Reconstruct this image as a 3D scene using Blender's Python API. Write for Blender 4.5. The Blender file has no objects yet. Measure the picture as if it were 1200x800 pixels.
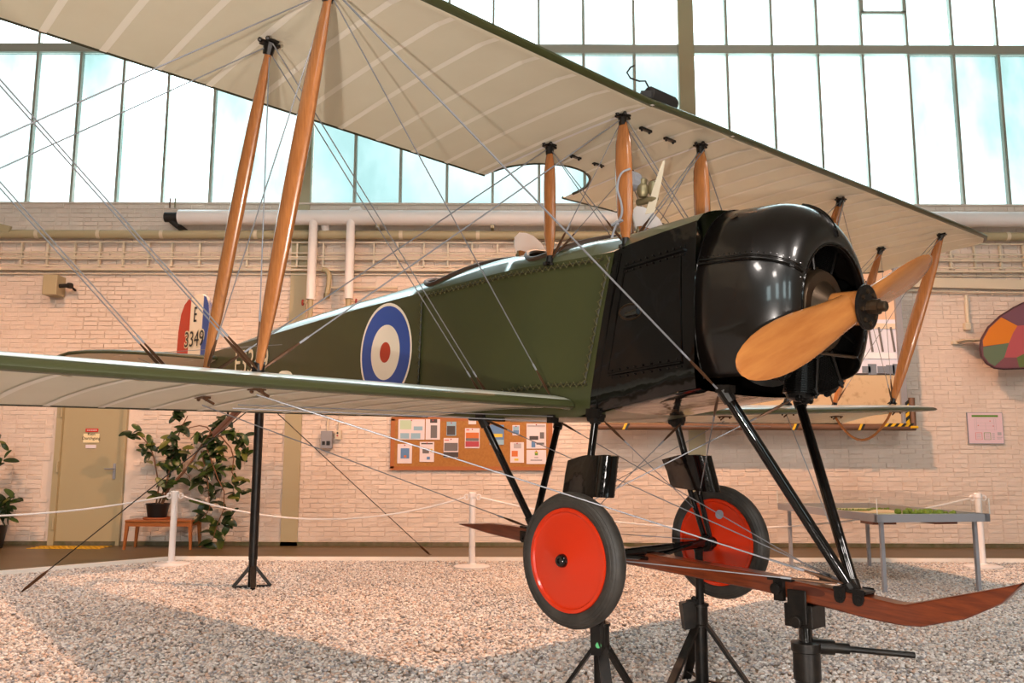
import bpy, bmesh, math, random
from mathutils import Vector, Matrix, noise
random.seed(11)
SC = bpy.context.scene
COL = SC.collection
PI = math.pi
rad = math.radians

# ------------------------------------------------------------------ camera
EYE = 1.44                      # eye height above the floor
FPX, PITCH, ROLL = 982.67, rad(7.932), rad(0.1493)
cp, sp, cr, sr = math.cos(PITCH), math.sin(PITCH), math.cos(ROLL), math.sin(ROLL)
FW = Vector((0, cp, sp)); RT0 = Vector((1, 0, 0)); UP0 = Vector((0, -sp, cp))
RT = RT0 * cr + UP0 * sr; UP = UP0 * cr - RT0 * sr
cam = bpy.data.cameras.new('camera'); camo = bpy.data.objects.new('camera', cam); COL.objects.link(camo)
cam.sensor_width = 36; cam.lens = FPX / 1200 * 36; cam.clip_end = 400
m = Matrix.Identity(4)
for i in range(3):
    m[i][0], m[i][1], m[i][2] = RT[i], UP[i], -FW[i]
m.translation = (0, 0, EYE)
camo.matrix_world = m
SC.camera = camo

def ray(px, py):
    return FW + RT * ((px - 600) / FPX) + UP * ((400 - py) / FPX)
def at(px, py, Y):
    d = ray(px, py); return Vector((0, 0, EYE)) + d * (Y / d.y)
def ground(px, py, z=0.0):
    d = ray(px, py); return Vector((0, 0, EYE)) + d * ((z - EYE) / d.z)

# ------------------------------------------------------------------ world, lights, exposure
SC.view_settings.view_transform = 'Standard'; SC.view_settings.look = 'None'
SC.view_settings.gamma = 1; SC.view_settings.use_curve_mapping = False
SC.view_settings.exposure = 0.0
SC.cycles.max_bounces = 8; SC.cycles.transparent_max_bounces = 12
SC.cycles.sample_clamp_indirect = 6
w = bpy.data.worlds.new('sky'); SC.world = w; w.use_nodes = True
wn = w.node_tree; bg = wn.nodes['Background']
tc = wn.nodes.new('ShaderNodeTexCoord'); sx = wn.nodes.new('ShaderNodeSeparateXYZ'); rp = wn.nodes.new('ShaderNodeValToRGB')
wn.links.new(tc.outputs['Generated'], sx.inputs[0]); wn.links.new(sx.outputs['Z'], rp.inputs[0]); wn.links.new(rp.outputs[0], bg.inputs[0])
rp.color_ramp.elements[0].position = 0.0; rp.color_ramp.elements[0].color = (.62, .86, .88, 1)
rp.color_ramp.elements[1].position = 0.75; rp.color_ramp.elements[1].color = (.92, .97, 1, 1)
bg.inputs[1].default_value = 8.0

D = 14.2                         # distance of the brick wall
def lamp(name, kind, loc, target, power, col, size=.25, angle=60, blend=.3, spread=None):
    l = bpy.data.lights.new(name, kind); o = bpy.data.objects.new(name, l); COL.objects.link(o)
    o.location = loc; l.energy = power; l.color = col
    o.rotation_euler = (Vector(target) - Vector(loc)).to_track_quat('-Z', 'Y').to_euler()
    if kind == 'SPOT':
        l.spot_size = rad(angle); l.spot_blend = blend; l.shadow_soft_size = size
    elif kind == 'AREA':
        l.size = size; 
        if spread: l.spread = rad(spread)
    else:
        l.shadow_soft_size = size
    return o
WARM = (1.0, .51, .28); SOFT = (1.0, .91, .84)
# assumed wall-washing floods above the aircraft; an added unseen board cuts the beam below the cable trays
for x, p in ((-7.8, 1350), (1.8, 2700)):
    lamp('assumed_wall_flood', 'SPOT', (x, 8.4, 7.6), (x, D, .2), p, WARM, .06, 150, .2)
# overhead hall lamps, unseen, added as front fill for the aircraft
for x, y in ((-7, -4), (1, -5), (8, -3), (-3, -10)):
    lamp('added_hall_lamp', 'AREA', (x, y, 10.6), (x, y + 3, 0), 480, SOFT, 2.0)
# assumed unseen uplights, added low behind the camera to light the fabric from below
lamp('added_uplight', 'SPOT', (-.45, -.7, .95), (.2, 5.2, 2.8), 600, SOFT, .05, 120, .6)
lamp('added_uplight', 'SPOT', (3.4, -3.2, .5), (1.6, 5.0, 2.6), 720, SOFT, .45, 110, .6)

# ------------------------------------------------------------------ helpers
def lin(c):
    r = []
    for v in c:
        v = v / 255
        r.append(v / 12.92 if v <= .04045 else ((v + .055) / 1.055) ** 2.4)
    return (r[0], r[1], r[2], 1)
def mat(name, col, rough=.5, metal=0, spec=.5, coat=0, vary=None, bump=None, col2=None, stretch=None, emit=None, rot=None):
    """col, col2 in 0-255 sRGB; vary=(scale, low, high) mixes col to col2 by noise; bump=(scale, strength, distance)"""
    M = bpy.data.materials.new(name); M.use_nodes = True
    nt = M.node_tree; b = nt.nodes['Principled BSDF']; L = nt.links
    b.inputs['Base Color'].default_value = lin(col); b.inputs['Roughness'].default_value = rough
    b.inputs['Metallic'].default_value = metal; b.inputs['Specular IOR Level'].default_value = spec
    b.inputs['Coat Weight'].default_value = coat; b.inputs['Coat Roughness'].default_value = .08
    co = None
    if vary or bump:
        t = nt.nodes.new('ShaderNodeTexCoord'); co = t.outputs['Object']
        if rot:
            mp = nt.nodes.new('ShaderNodeMapping'); L.new(co, mp.inputs[0]); mp.inputs['Rotation'].default_value = rot; co = mp.outputs[0]
        if stretch:
            mp = nt.nodes.new('ShaderNodeMapping'); L.new(co, mp.inputs[0]); mp.inputs['Scale'].default_value = stretch; co = mp.outputs[0]
    if vary:
        n = nt.nodes.new('ShaderNodeTexNoise'); n.inputs['Scale'].default_value = vary[0]; n.inputs['Detail'].default_value = 6
        n.inputs['Roughness'].default_value = .6
        L.new(co, n.inputs['Vector'])
        r = nt.nodes.new('ShaderNodeValToRGB'); L.new(n.outputs[0], r.inputs[0])
        r.color_ramp.elements[0].position = vary[1]; r.color_ramp.elements[1].position = vary[2]
        r.color_ramp.elements[0].color = lin(col); r.color_ramp.elements[1].color = lin(col2)
        L.new(r.outputs[0], b.inputs['Base Color'])
    if bump:
        n = nt.nodes.new('ShaderNodeTexNoise'); n.inputs['Scale'].default_value = bump[0]; n.inputs['Detail'].default_value = 4
        L.new(co, n.inputs['Vector'])
        u = nt.nodes.new('ShaderNodeBump'); u.inputs['Strength'].default_value = bump[1]; u.inputs['Distance'].default_value = bump[2]
        L.new(n.outputs[0], u.inputs['Height']); L.new(u.outputs[0], b.inputs['Normal'])
    return M

class MB:
    """collects shapes and links them as one mesh object"""
    def __init__(s, f=None):
        s.v = []; s.f = []; s.m = []; s.fn = f
    def add(s, verts, faces, mi=0):
        o = len(s.v); s.v += [tuple(v) for v in verts]
        s.f += [tuple(i + o for i in f) for f in faces]
        s.m += [mi] * len(faces) if isinstance(mi, int) else list(mi)
        return s
    def box(s, c, size, rot=None, mi=0):
        q = [Vector((x * size[0] / 2, y * size[1] / 2, z * size[2] / 2)) for x in (-1, 1) for y in (-1, 1) for z in (-1, 1)]
        if rot is not None: q = [rot @ p for p in q]
        c = Vector(c)
        return s.add([p + c for p in q], [(0, 1, 3, 2), (4, 6, 7, 5), (0, 4, 5, 1), (2, 3, 7, 6), (0, 2, 6, 4), (1, 5, 7, 3)], mi)
    def bar(s, p0, p1, wd, ht, side=(0, 0, 1), mi=0):
        p0, p1 = Vector(p0), Vector(p1); t = (p1 - p0).normalized(); u = Vector(side); u = (u - t * u.dot(t)).normalized(); v = t.cross(u)
        q = []
        for p in (p0, p1):
            for a, b in ((-1, -1), (1, -1), (1, 1), (-1, 1)): q.append(p + v * (a * wd / 2) + u * (b * ht / 2))
        return s.add(q, [(3, 2, 1, 0), (4, 5, 6, 7), (0, 1, 5, 4), (1, 2, 6, 5), (2, 3, 7, 6), (3, 0, 4, 7)], mi)
    def rings(s, rings, cap=True, mi=0, closed=True):
        n = len(rings[0]); vs = [p for r in rings for p in r]; fs = []
        for i in range(len(rings) - 1):
            for j in range(n if closed else n - 1):
                k = (j + 1) % n; fs.append((i * n + j, i * n + k, (i + 1) * n + k, (i + 1) * n + j))
        if cap and closed:
            fs.append(tuple(range(n - 1, -1, -1))); fs.append(tuple((len(rings) - 1) * n + j for j in range(n)))
        return s.add(vs, fs, mi)
    def tube(s, pts, r, n=8, mi=0, cap=True, up=None):
        pts = [Vector(p) for p in pts]; rr = r if isinstance(r, (list, tuple)) else [r] * len(pts); out = []
        u = None
        for i, p in enumerate(pts):
            t = (pts[min(i + 1, len(pts) - 1)] - pts[max(i - 1, 0)]).normalized()
            if u is None:
                a = Vector((0, 0, 1)) if abs(t.z) < .9 else Vector((1, 0, 0)); u = (a - t * a.dot(t)).normalized()
            else: u = (u - t * u.dot(t)).normalized()
            v = t.cross(u)
            out.append([p + (u * math.cos(2 * PI * k / n) + v * math.sin(2 * PI * k / n)) * rr[i] for k in range(n)])
        return s.rings(out, cap, mi)
    def lathe(s, c, axis, prof, n=24, mi=0, cap=True):
        """prof: (distance along axis, radius)"""
        c = Vector(c); t = Vector(axis).normalized(); a = Vector((0, 0, 1)) if abs(t.z) < .9 else Vector((1, 0, 0))
        u = (a - t * a.dot(t)).normalized(); v = t.cross(u)
        return s.rings([[c + t * h + (u * math.cos(2 * PI * k / n) + v * math.sin(2 * PI * k / n)) * max(r, 1e-4) for k in range(n)] for h, r in prof], cap, mi)
    def grid(s, rows, mi=0):
        return s.rings(rows, False, mi, closed=False)
    def ball(s, c, r, n=6, mi=0):
        c = Vector(c); return s.lathe(c, (0, 0, 1), [(-r, 0), (-r * .7, r * .7), (0, r), (r * .7, r * .7), (r, 0)], n, mi)
    def data(s, name, mats, smooth=False, bevel=0):
        vs = [s.fn(p) for p in s.v] if s.fn else s.v
        me = bpy.data.meshes.new(name); me.from_pydata(vs, [], s.f)
        for mm in (mats if isinstance(mats, (list, tuple)) else [mats]): me.materials.append(mm)
        if any(s.m): me.polygons.foreach_set('material_index', s.m)
        bm = bmesh.new(); bm.from_mesh(me)
        if bevel:
            bmesh.ops.bevel(bm, geom=list(bm.edges), offset=bevel, segments=2, affect='EDGES', profile=.5, clamp_overlap=True)
        bmesh.ops.recalc_face_normals(bm, faces=bm.faces[:]); bm.to_mesh(me); bm.free()
        if smooth:
            me.polygons.foreach_set('use_smooth', [True] * len(me.polygons))
            if smooth != 'all':
                me.set_sharp_from_angle(angle=rad(38))
        return me
    def build(s, name, mats, parent=None, smooth=False, bevel=0, label=None):
        return link(s.data(name, mats, smooth, bevel), name, parent, label)
def link(me, name, parent=None, label=None):
    o = bpy.data.objects.new(name, me); COL.objects.link(o)
    if parent: o.parent = parent
    if label: o['label'] = label
    return o
def struct(o):
    o['kind'] = 'structure'; return o
def stuff(o):
    o['kind'] = 'stuff'; return o
def tag(o, label, cat, group=None):
    o['label'] = label; o['category'] = cat
    if group: o['group'] = group
    return o
def thing(name, label, cat, loc=(0, 0, 0), group=None, mtx=None):
    o = bpy.data.objects.new(name, None); COL.objects.link(o); o.empty_display_size = .2
    if mtx is not None: o.matrix_world = mtx
    else: o.location = loc
    return tag(o, label, cat, group)
def off(loc):
    """shape coordinates are given in world space; returns a function to the thing's own space"""
    l = Vector(loc); return lambda p: Vector(p) - l
def text(name, body, size, mtx, m, parent=None, ext=.001, offset=0, align='CENTER', xs=1.0):
    c = bpy.data.curves.new(name, 'FONT'); c.body = body; c.size = size; c.extrude = ext; c.align_x = align; c.align_y = 'CENTER'
    c.offset = offset; c.resolution_u = 3; c.materials.append(m)
    me_o = bpy.data.objects.new(name, c); COL.objects.link(me_o)
    if parent: me_o.parent = parent
    me_o.matrix_local = mtx @ Matrix.Diagonal((xs, 1, 1, 1)); return me_o
def frame(o, x, y):
    """matrix with given origin, x axis and y axis"""
    x = Vector(x).normalized(); y = Vector(y); y = (y - x * y.dot(x)).normalized(); z = x.cross(y)
    M_ = Matrix.Identity(4)
    for i in range(3): M_[i][0], M_[i][1], M_[i][2], M_[i][3] = x[i], y[i], z[i], o[i]
    return M_
def facing(p):    # upright lettering on a surface that faces the camera side (-Y)
    return frame(p, (1, 0, 0), (0, 0, 1))

# ------------------------------------------------------------------ materials
m_brick = mat('painted_brick', (226, 208, 194), .6, vary=(2.2, .35, .75), col2=(214, 196, 182), bump=(22, .6, .012))
m_mortar = mat('painted_mortar', (224, 206, 192), .8, bump=(40, .4, .01))
m_beige = mat('beige_paint', (172, 158, 124), .45, bump=(60, .1, .004))
m_steel = mat('window_steel', (172, 170, 156), .45)
m_floor = mat('brown_floor', (88, 72, 46), .42, vary=(.8, .35, .7), col2=(102, 84, 54), stretch=(.3, 3, 1), bump=(5, .06, .02))
m_kerb = mat('white_kerb', (240, 232, 222), .6)
m_hall = mat('hall_plaster', (150, 138, 126), .8)
m_ceil = mat('hall_ceiling', (120, 112, 104), .8)
m_white = mat('white_paint', (232, 226, 224), .4)
m_cream = mat('cream_enamel', (214, 200, 176), .4)
m_blk = mat('black_enamel', (10, 8, 7), .08, spec=.6, bump=(2.0, .30, .05))
m_cowl = mat('black_cowl', (17, 12, 9), .30, spec=.55, coat=.6, bump=(1.3, .10, .05))
m_iron = mat('black_iron', (24, 21, 19), .38, metal=.4, vary=(12, .45, .75), col2=(46, 38, 31), bump=(60, .15, .004))
m_brownmetal = mat('brown_metal', (84, 66, 48), .35, metal=.75, vary=(9, .4, .7), col2=(64, 50, 38))
m_alu = mat('grey_metal', (146, 146, 152), .45, metal=.0)
m_brass = mat('dull_brass', (140, 128, 96), .4, metal=.6)
m_wire = mat('galvanised_wire', (140, 140, 144), .4, metal=.4)
m_rust = mat('turnbuckle_bronze', (96, 66, 46), .4, metal=.6)
m_green = mat('dark_green_dope', (62, 65, 36), .42, spec=.4, coat=.4, vary=(1.6, .35, .7), col2=(70, 71, 38), bump=(3, .05, .03))
m_deck = mat('green_deck_dope', (74, 82, 56), .3, spec=.5, coat=1.0)
m_bind = mat('olive_binding', (50, 46, 26), .5)
m_lin = mat('doped_linen', (224, 214, 192), .50, spec=.3, vary=(1.3, .3, .75), col2=(215, 203, 178), bump=(2, .06, .03))
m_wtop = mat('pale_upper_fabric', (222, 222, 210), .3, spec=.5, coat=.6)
m_tape = mat('rib_tape', (240, 230, 214), .55, spec=.3)
m_lace = mat('lacing_cord', (80, 74, 38), .8)
m_wood = mat('varnished_strut', (182, 114, 62), .25, spec=.5, coat=.4, vary=(7, .3, .75), col2=(148, 88, 44), stretch=(14, 14, 1.2))
m_prop = mat('propeller_wood', (192, 124, 64), .26, spec=.5, coat=.4, vary=(2.2, .3, .72), col2=(164, 96, 46), stretch=(9, .9, 9), rot=(-.374, 0, 0))
m_skid = mat('mahogany', (122, 56, 28), .28, spec=.5, coat=.4, vary=(5, .3, .7), col2=(78, 32, 16), stretch=(1.2, 9, 14))
m_leath = mat('brown_leather', (60, 40, 26), .5)
m_dark = mat('dark_interior', (26, 20, 16), .7)
m_rub = mat('worn_rubber', (44, 40, 36), .55, vary=(9, .35, .75), col2=(66, 60, 54), bump=(40, .1, .004))
m_red = mat('red_orange_enamel', (204, 46, 10), .26, spec=.5, coat=.3)
m_cyl = mat('engine_black', (17, 16, 15), .32, metal=.5)
m_rblue = mat('roundel_blue', (52, 82, 160), .4); m_rwhite = mat('roundel_cream', (248, 234, 212), .45); m_rred = mat('roundel_red', (190, 62, 36), .45)
m_txtw = mat('serial_cream', (232, 218, 186), .45); m_txtb = mat('serial_black', (28, 26, 24), .5)
m_leaf = [mat('leaf_green', (44, 66, 22), .32, spec=.5, vary=(9, .35, .7), col2=(66, 84, 30)), mat('leaf_dark', (22, 40, 16), .32, vary=(9, .35, .7), col2=(40, 58, 24)), mat('leaf_olive', (92, 96, 36), .35)]
m_stem = mat('plant_stem', (112, 74, 48), .7)
m_pot = mat('dark_pot', (26, 22, 22), .4); m_terra = mat('terracotta', (156, 84, 44), .6); m_soil = mat('soil', (40, 30, 22), .9)
m_bench = mat('bench_wood', (170, 102, 46), .4, vary=(6, .3, .7), col2=(146, 82, 36), stretch=(1, 8, 8))
m_cork = mat('cork_board', (172, 118, 54), .75, vary=(30, .35, .7), col2=(156, 102, 44), bump=(120, .2, .004))
m_corkf = mat('cork_frame', (168, 96, 36), .5)
m_paper = mat('paper', (226, 212, 216), .6)
def flat(name, c, r=.6): return mat(name, c, r)
m_grey = flat('print_grey', (110, 104, 104)); m_pblue = flat('print_blue', (92, 130, 176)); m_plblue = flat('print_light_blue', (146, 180, 200)); m_pred = flat('print_red', (176, 62, 74))
m_pgreen = flat('print_green', (96, 140, 50)); m_por = flat('print_orange', (206, 110, 50)); m_pdark = flat('print_dark', (70, 62, 60)); m_pyel = flat('print_yellow', (220, 190, 60)); m_ppink = flat('print_pink', (214, 120, 116))
m_haz_y = flat('hazard_yellow', (230, 180, 20), .4); m_haz_b = flat('hazard_black', (24, 22, 20), .4)
m_rail = mat('brown_rail', (110, 78, 58), .5)

# glass: dirty daylight panes
def pane_mat(name, tint, hi, grime, seed):
    M = bpy.data.materials.new(name); M.use_nodes = True; nt = M.node_tree; L = nt.links
    for n in list(nt.nodes): nt.nodes.remove(n)
    out = nt.nodes.new('ShaderNodeOutputMaterial'); tr = nt.nodes.new('ShaderNodeBsdfTransparent'); tl = nt.nodes.new('ShaderNodeBsdfTranslucent'); mx = nt.nodes.new('ShaderNodeMixShader')
    t = nt.nodes.new('ShaderNodeTexCoord'); mp = nt.nodes.new('ShaderNodeMapping'); mp.inputs['Location'].default_value = (seed, 0, seed * 1.7); mp.inputs['Scale'].default_value = (1.1, 1, .55)
    n = nt.nodes.new('ShaderNodeTexNoise'); n.inputs['Scale'].default_value = .5; n.inputs['Detail'].default_value = 5; n.inputs['Roughness'].default_value = .5
    r = nt.nodes.new('ShaderNodeValToRGB'); r.color_ramp.elements[0].position = .36; r.color_ramp.elements[1].position = .66
    r.color_ramp.elements[0].color = (*tint, 1); r.color_ramp.elements[1].color = (*hi, 1)
    L.new(t.outputs['Object'], mp.inputs[0]); L.new(mp.outputs[0], n.inputs['Vector']); L.new(n.outputs[0], r.inputs[0]); L.new(r.outputs[0], tr.inputs[0])
    tl.inputs[0].default_value = (.75, .85, .85, 1); mx.inputs[0].default_value = grime
    L.new(tr.outputs[0], mx.inputs[1]); L.new(tl.outputs[0], mx.inputs[2]); L.new(mx.outputs[0], out.inputs[0])
    return M
m_pane_clear = pane_mat('pane_clear', (.50, .56, .56), (.93, .97, .98), .03, 0)
m_pane_milky = pane_mat('pane_milky', (.285, .335, .325), (.60, .60, .60), .04, 3.1)
m_pane_cyan = pane_mat('pane_cyan', (.285, .335, .33), (.46, .47, .47), .04, 7.7)
def glass_mat(name):
    M = bpy.data.materials.new(name); M.use_nodes = True; nt = M.node_tree; L = nt.links
    for n in list(nt.nodes): nt.nodes.remove(n)
    out = nt.nodes.new('ShaderNodeOutputMaterial'); tr = nt.nodes.new('ShaderNodeBsdfTransparent'); gl = nt.nodes.new('ShaderNodeBsdfGlossy'); mx = nt.nodes.new('ShaderNodeMixShader'); fr = nt.nodes.new('ShaderNodeFresnel')
    tr.inputs[0].default_value = (.93, .95, .95, 1); gl.inputs['Roughness'].default_value = .03; fr.inputs[0].default_value = 1.45
    ge = nt.nodes.new('ShaderNodeNewGeometry'); mm_ = nt.nodes.new('ShaderNodeMath'); mm_.operation = 'MULTIPLY_ADD'; mm_.inputs[1].default_value = 1 / 1.45 - 1.45; mm_.inputs[2].default_value = 1.45; L.new(ge.outputs['Backfacing'], mm_.inputs[0]); L.new(mm_.outputs[0], fr.inputs[0])
    L.new(fr.outputs[0], mx.inputs[0]); L.new(tr.outputs[0], mx.inputs[1]); L.new(gl.outputs[0], mx.inputs[2]); L.new(mx.outputs[0], out.inputs[0])
    return M
m_glass = glass_mat('acrylic')

# ------------------------------------------------------------------ the hall
SILL = at(600, 240, D).z; TR0, TR1 = at(700, 61, D).z, at(700, 51, D).z; TOP = 11.8
XL, XR, YB = -15.0, 15.0, -15.0
XM = [at(x, 238, D).x for x in (27.3, 80, 132.7, 187.3, 243.3, 302)]
PIT = (XM[4] - XM[0]) / 4
COLW = .25
cols_x = [at(354, 238, D).x, at(804, 60, D).x]
baypitch = cols_x[1] - cols_x[0]
cols_x = [cols_x[0] - baypitch] + cols_x + [cols_x[1] + baypitch]

fl = MB(); fl.add([(XL, YB, 0), (XR, YB, 0), (XR, D + .3, 0), (XL, D + .3, 0)], [(0, 1, 2, 3)]); struct(fl.build('floor', m_floor))
ce = MB().box((0, (YB + D) / 2, TOP + .1), (XR - XL, D - YB + 1, .2)); struct(ce.build('ceiling', m_ceil))
for nm, x in (('wall_left', XL - .15), ('wall_right', XR + .15)):
    struct(MB().box((x, (YB + D) / 2, TOP / 2), (.3, D - YB + 1, TOP)).build(nm, m_hall))
# wall behind the photographer, with assumed tall window openings
wb = MB(); xs = [-15, -11, -8, -4, -1.5, 2.5, 5, 9, 11.5, 15]
for i in range(0, len(xs) - 1):
    solid = i % 2 == 0
    if solid: wb.box(((xs[i] + xs[i + 1]) / 2, YB - .15, TOP / 2), (xs[i + 1] - xs[i], .3, TOP))
    else:
        wb.box(((xs[i] + xs[i + 1]) / 2, YB - .15, 2.2), (xs[i + 1] - xs[i], .3, 4.4)); wb.box(((xs[i] + xs[i + 1]) / 2, YB - .15, 10.7), (xs[i + 1] - xs[i], .3, 2.2))
struct(wb.build('wall_front', m_hall))

# brick wall
DX0, DX1, DZ = at(63, 635, D).x, at(137.5, 635, D).x, 2.34
wl = MB()
wl.box(((XL + DX0) / 2, D + .163, SILL / 2), (DX0 - XL, .30, SILL)); wl.box(((DX1 + XR) / 2, D + .163, SILL / 2), (XR - DX1, .30, SILL))
wl.box(((DX0 + DX1) / 2, D + .17, (SILL + DZ) / 2), (DX1 - DX0, .30, SILL - DZ))
for xa_, xb_ in ((XL, cols_x[0]), (cols_x[3], XR)): wl.box(((xa_ + xb_) / 2, D + .163, (SILL + TOP) / 2), (xb_ - xa_, .30, TOP - SILL))
wall = struct(wl.build('wall_back', m_mortar))
BW, BH = .25, .0765
gapx0, gapx1 = at(24, 240, D).x - .0, at(72, 240, D).x        # broken bricks under the sill
bricks = []
rows = int(SILL / BH)
for r in range(rows):
    z = r * BH + BH / 2
    x = -10.6 + (BW / 2 if r % 2 else 0)
    while x < 10.4:
        wdt = BW if random.random() > .12 else BW * .5
        cx = x + wdt / 2; x += wdt
        if DX0 - .11 < cx + wdt / 2 and cx - wdt / 2 < DX1 + .11 and z < DZ + .1: continue
        bricks.append((cx, z, wdt))
def brick_mb(mb, c, wdt, rnd):
    d = .017 + rnd.random() * .005; g = .0024
    hx, hz = wdt / 2 - g, BH / 2 - g
    j = lambda a: (rnd.random() - .5) * a
    q = []
    y0 = D + .02
    for sx_, sz_ in ((-1, -1), (1, -1), (1, 1), (-1, 1)): q.append((c[0] + sx_ * (hx + j(.004)), y0, c[1] + sz_ * (hz + j(.004))))
    for sx_, sz_ in ((-1, -1), (1, -1), (1, 1), (-1, 1)): q.append((c[0] + sx_ * (hx - .006 + j(.006)), y0 - d + j(.012), c[1] + sz_ * (hz - .006 + j(.010))))
    mb.add(q, [(0, 1, 5, 4), (1, 2, 6, 5), (2, 3, 7, 6), (3, 0, 4, 7), (4, 5, 6, 7)])
zone = lambda b: (-9.2 < b[0] < -4.2 and 1.05 < b[1] < 1.9) or False
single = [b for b in bricks if zone(b) and b[2] == BW][:300]
sset = set(single); rest = MB(); rnd = random.Random(5)
protos = []
for k in range(24):
    q = MB(off((0, D, 0))); brick_mb(q, (0, 0), BW, rnd); protos.append(q.data('brick', m_brick))
for b in single:
    o = link(random.choice(protos), 'brick', wall); o.location = (b[0], D, b[1])
for b in bricks:
    if b not in sset: brick_mb(rest, b, b[2], rnd)
stuff(rest.build('brickwork', m_brick, wall))
# rough upper courses and a crumbled spot under the sill
cr_ = MB()
for k in range(9):
    x = gapx0 + (gapx1 - gapx0) * k / 8
    cr_.box((x, D + .01, SILL - .03 - .02 * random.random()), (.09, .06, .05 + .04 * random.random()))
cr_.build('crumbled_mortar', m_mortar, wall)

# columns, transom, mullions, panes
for i, x in enumerate(cols_x):
    struct(MB().box((x, D + .055, TOP / 2), (COLW + .03, .17, TOP)).build('trim_%d' % (i + 1), m_beige))
for i in range(3):
    x0, x1 = cols_x[i] + COLW / 2, cols_x[i + 1] - COLW / 2
    wd = MB(); wd.box(((x0 + x1) / 2, D + .10, SILL + .02), (x1 - x0, .10, .05)); wd.box(((x0 + x1) / 2, D + .10, TOP - .05), (x1 - x0, .10, .1))
    win = struct(wd.build('window_%d' % (i + 1), m_steel))
    MB().box(((x0 + x1) / 2, D + .09, (TR0 + TR1) / 2), (x1 - x0, .12, TR1 - TR0)).build('transom', m_steel, win)
    if i == 0: ms = [cols_x[1] - 8.3 * PIT + k * PIT for k in range(0)] + [XM[k] for k in range(5)] + [XM[0] - PIT, XM[0] - 2 * PIT]
    elif i == 1: ms = [at(x, 238, D).x for x in (414, 468, 523, 577, 632, 686)] + [at(743, 20, D).x]
    else: ms = [at(x, 120, D).x for x in (855, 909, 963, 1016, 1070, 1124, 1177)] 
    ms = sorted(q for q in ms if x0 + .1 < q < x1 - .1)
    edges = [x0] + ms + [x1]
    for q in ms:
        b = MB(); b.box((q, D + .10, (SILL + TR0) / 2), (.045, .09, TR0 - SILL)); b.box((q, D + .10, (TOP + TR1) / 2), (.045, .09, TOP - TR1))
        b.build('mullion', m_steel, win)
    for k in range(len(edges) - 1):
        a, b2 = edges[k] + .02, edges[k + 1] - .02; c = (a + b2) / 2
        # (plants and buildings outside show through the low panes of the left and middle bays)
        px_ = 600 + c * FPX / D
        ml = m_pane_clear
        if i == 0 and (px_ < 110 or px_ > 255): ml = m_pane_milky
        if i == 1: ml = m_pane_cyan
        if i == 2 and px_ > 1080: ml = m_pane_milky
        MB().box((c, D + .11, (SILL + TR0) / 2 + .02), (b2 - a, .006, TR0 - SILL - .05)).build('pane', ml, win)
        vent = i == 2 and at(1007, 12, D).x - .1 < edges[k] < at(1007, 12, D).x + .35
        MB().box((c, D + .11, (TOP + TR1) / 2), (b2 - a, .006, TOP - TR1)).build('pane', m_pane_clear, win)
        if vent:
            zf = at(1030, 13, D).z; v = MB()
            v.box((c, D + .07, zf), (b2 - a + .03, .06, .05)); v.box((b2, D + .07, (zf + TOP) / 2), (.07, .06, TOP - zf)); v.box((a, D + .07, (zf + TOP) / 2), (.07, .06, TOP - zf))
            v.build('vent_frame', m_steel, win)
MB().box(((cols_x[0] + cols_x[3]) / 2, D - .03, SILL + .005), (cols_x[3] - cols_x[0], .03, .03)).build('sill_ledge', m_mortar, wall)

# unseen boards added high above the frame to cut the wall floods' beam
struct(MB().box((0, 8.70, 7.95), (24, .03, 1.0)).box((0, 8.35, 8.44), (24, .72, .03)).build('trim_13', m_hall))
# door with its signs
t0 = MB(); fw = .1
t0.box((DX0 - fw / 2 + .02, D + .0, DZ / 2), (fw, .12, DZ)); t0.box((DX1 + .02, D + .0, DZ / 2), (fw * .6, .12, DZ)); t0.box(((DX0 + DX1) / 2, D, DZ + .04), (DX1 - DX0 + .2, .12, .09))
door = struct(t0.build('door_1', m_beige))
MB().box(((DX0 + DX1) / 2, D + .03, DZ / 2), (DX1 - DX0, .05, DZ - .02)).build('door_leaf', m_beige, door, bevel=.004)
for zz in (2.2, 1.28, .35):
    q = at(68, 545, D).x; MB().tube([(DX0 + .0, D - .075, zz - .09), (DX0 + .0, D - .075, zz + .09)], .02, 8).build('hinge', m_beige, door)
hx = at(134, 552, D)
h = MB(); h.box((hx.x, D - .003, hx.z), (.045, .02, .26)); hd = h.build('handle_plate', m_alu, door, bevel=.004)
MB().tube([(hx.x, D, hx.z + .04), (hx.x, D - .06, hx.z + .04), (hx.x - .14, D - .06, hx.z + .04)], .011, 8).build('door_handle', m_alu, hd, smooth=True)
def signbox(a, b, y, name, m, parent):
    p, q = at(*a, y), at(*b, y); return MB().box(((p.x + q.x) / 2, y, (p.z + q.z) / 2), (abs(q.x - p.x), .006, abs(p.z - q.z))).build(name, m, parent), (p + q) / 2
m_signred = flat('sign_red', (200, 40, 30)); m_signcream = flat('sign_cream', (238, 220, 176))
s1, c1 = signbox((100.5, 502), (115, 506), D - .003, 'sign_plate', m_signred, door); s1['label'] = 'small red sign strip'
s2, c2 = signbox((98, 508), (116, 518.5), D - .003, 'sign_plate', m_signcream, door); s2['label'] = 'cream sign reading Kein Durchgang'
s3, c3 = signbox((100.5, 521), (112.5, 525), D - .003, 'sign_plate', m_paper, door); s3['label'] = 'small white sticker'
text('lettering', 'Kein\nDurchgang', .070, facing((c2.x, D - .008, c2.z + .032)), m_txtb, s2)
for k in range(5): MB().box((c1.x - .07 + .035 * k, D - .0065, c1.z), (.024, .002, .018)).build('print', m_paper, s1)
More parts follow.
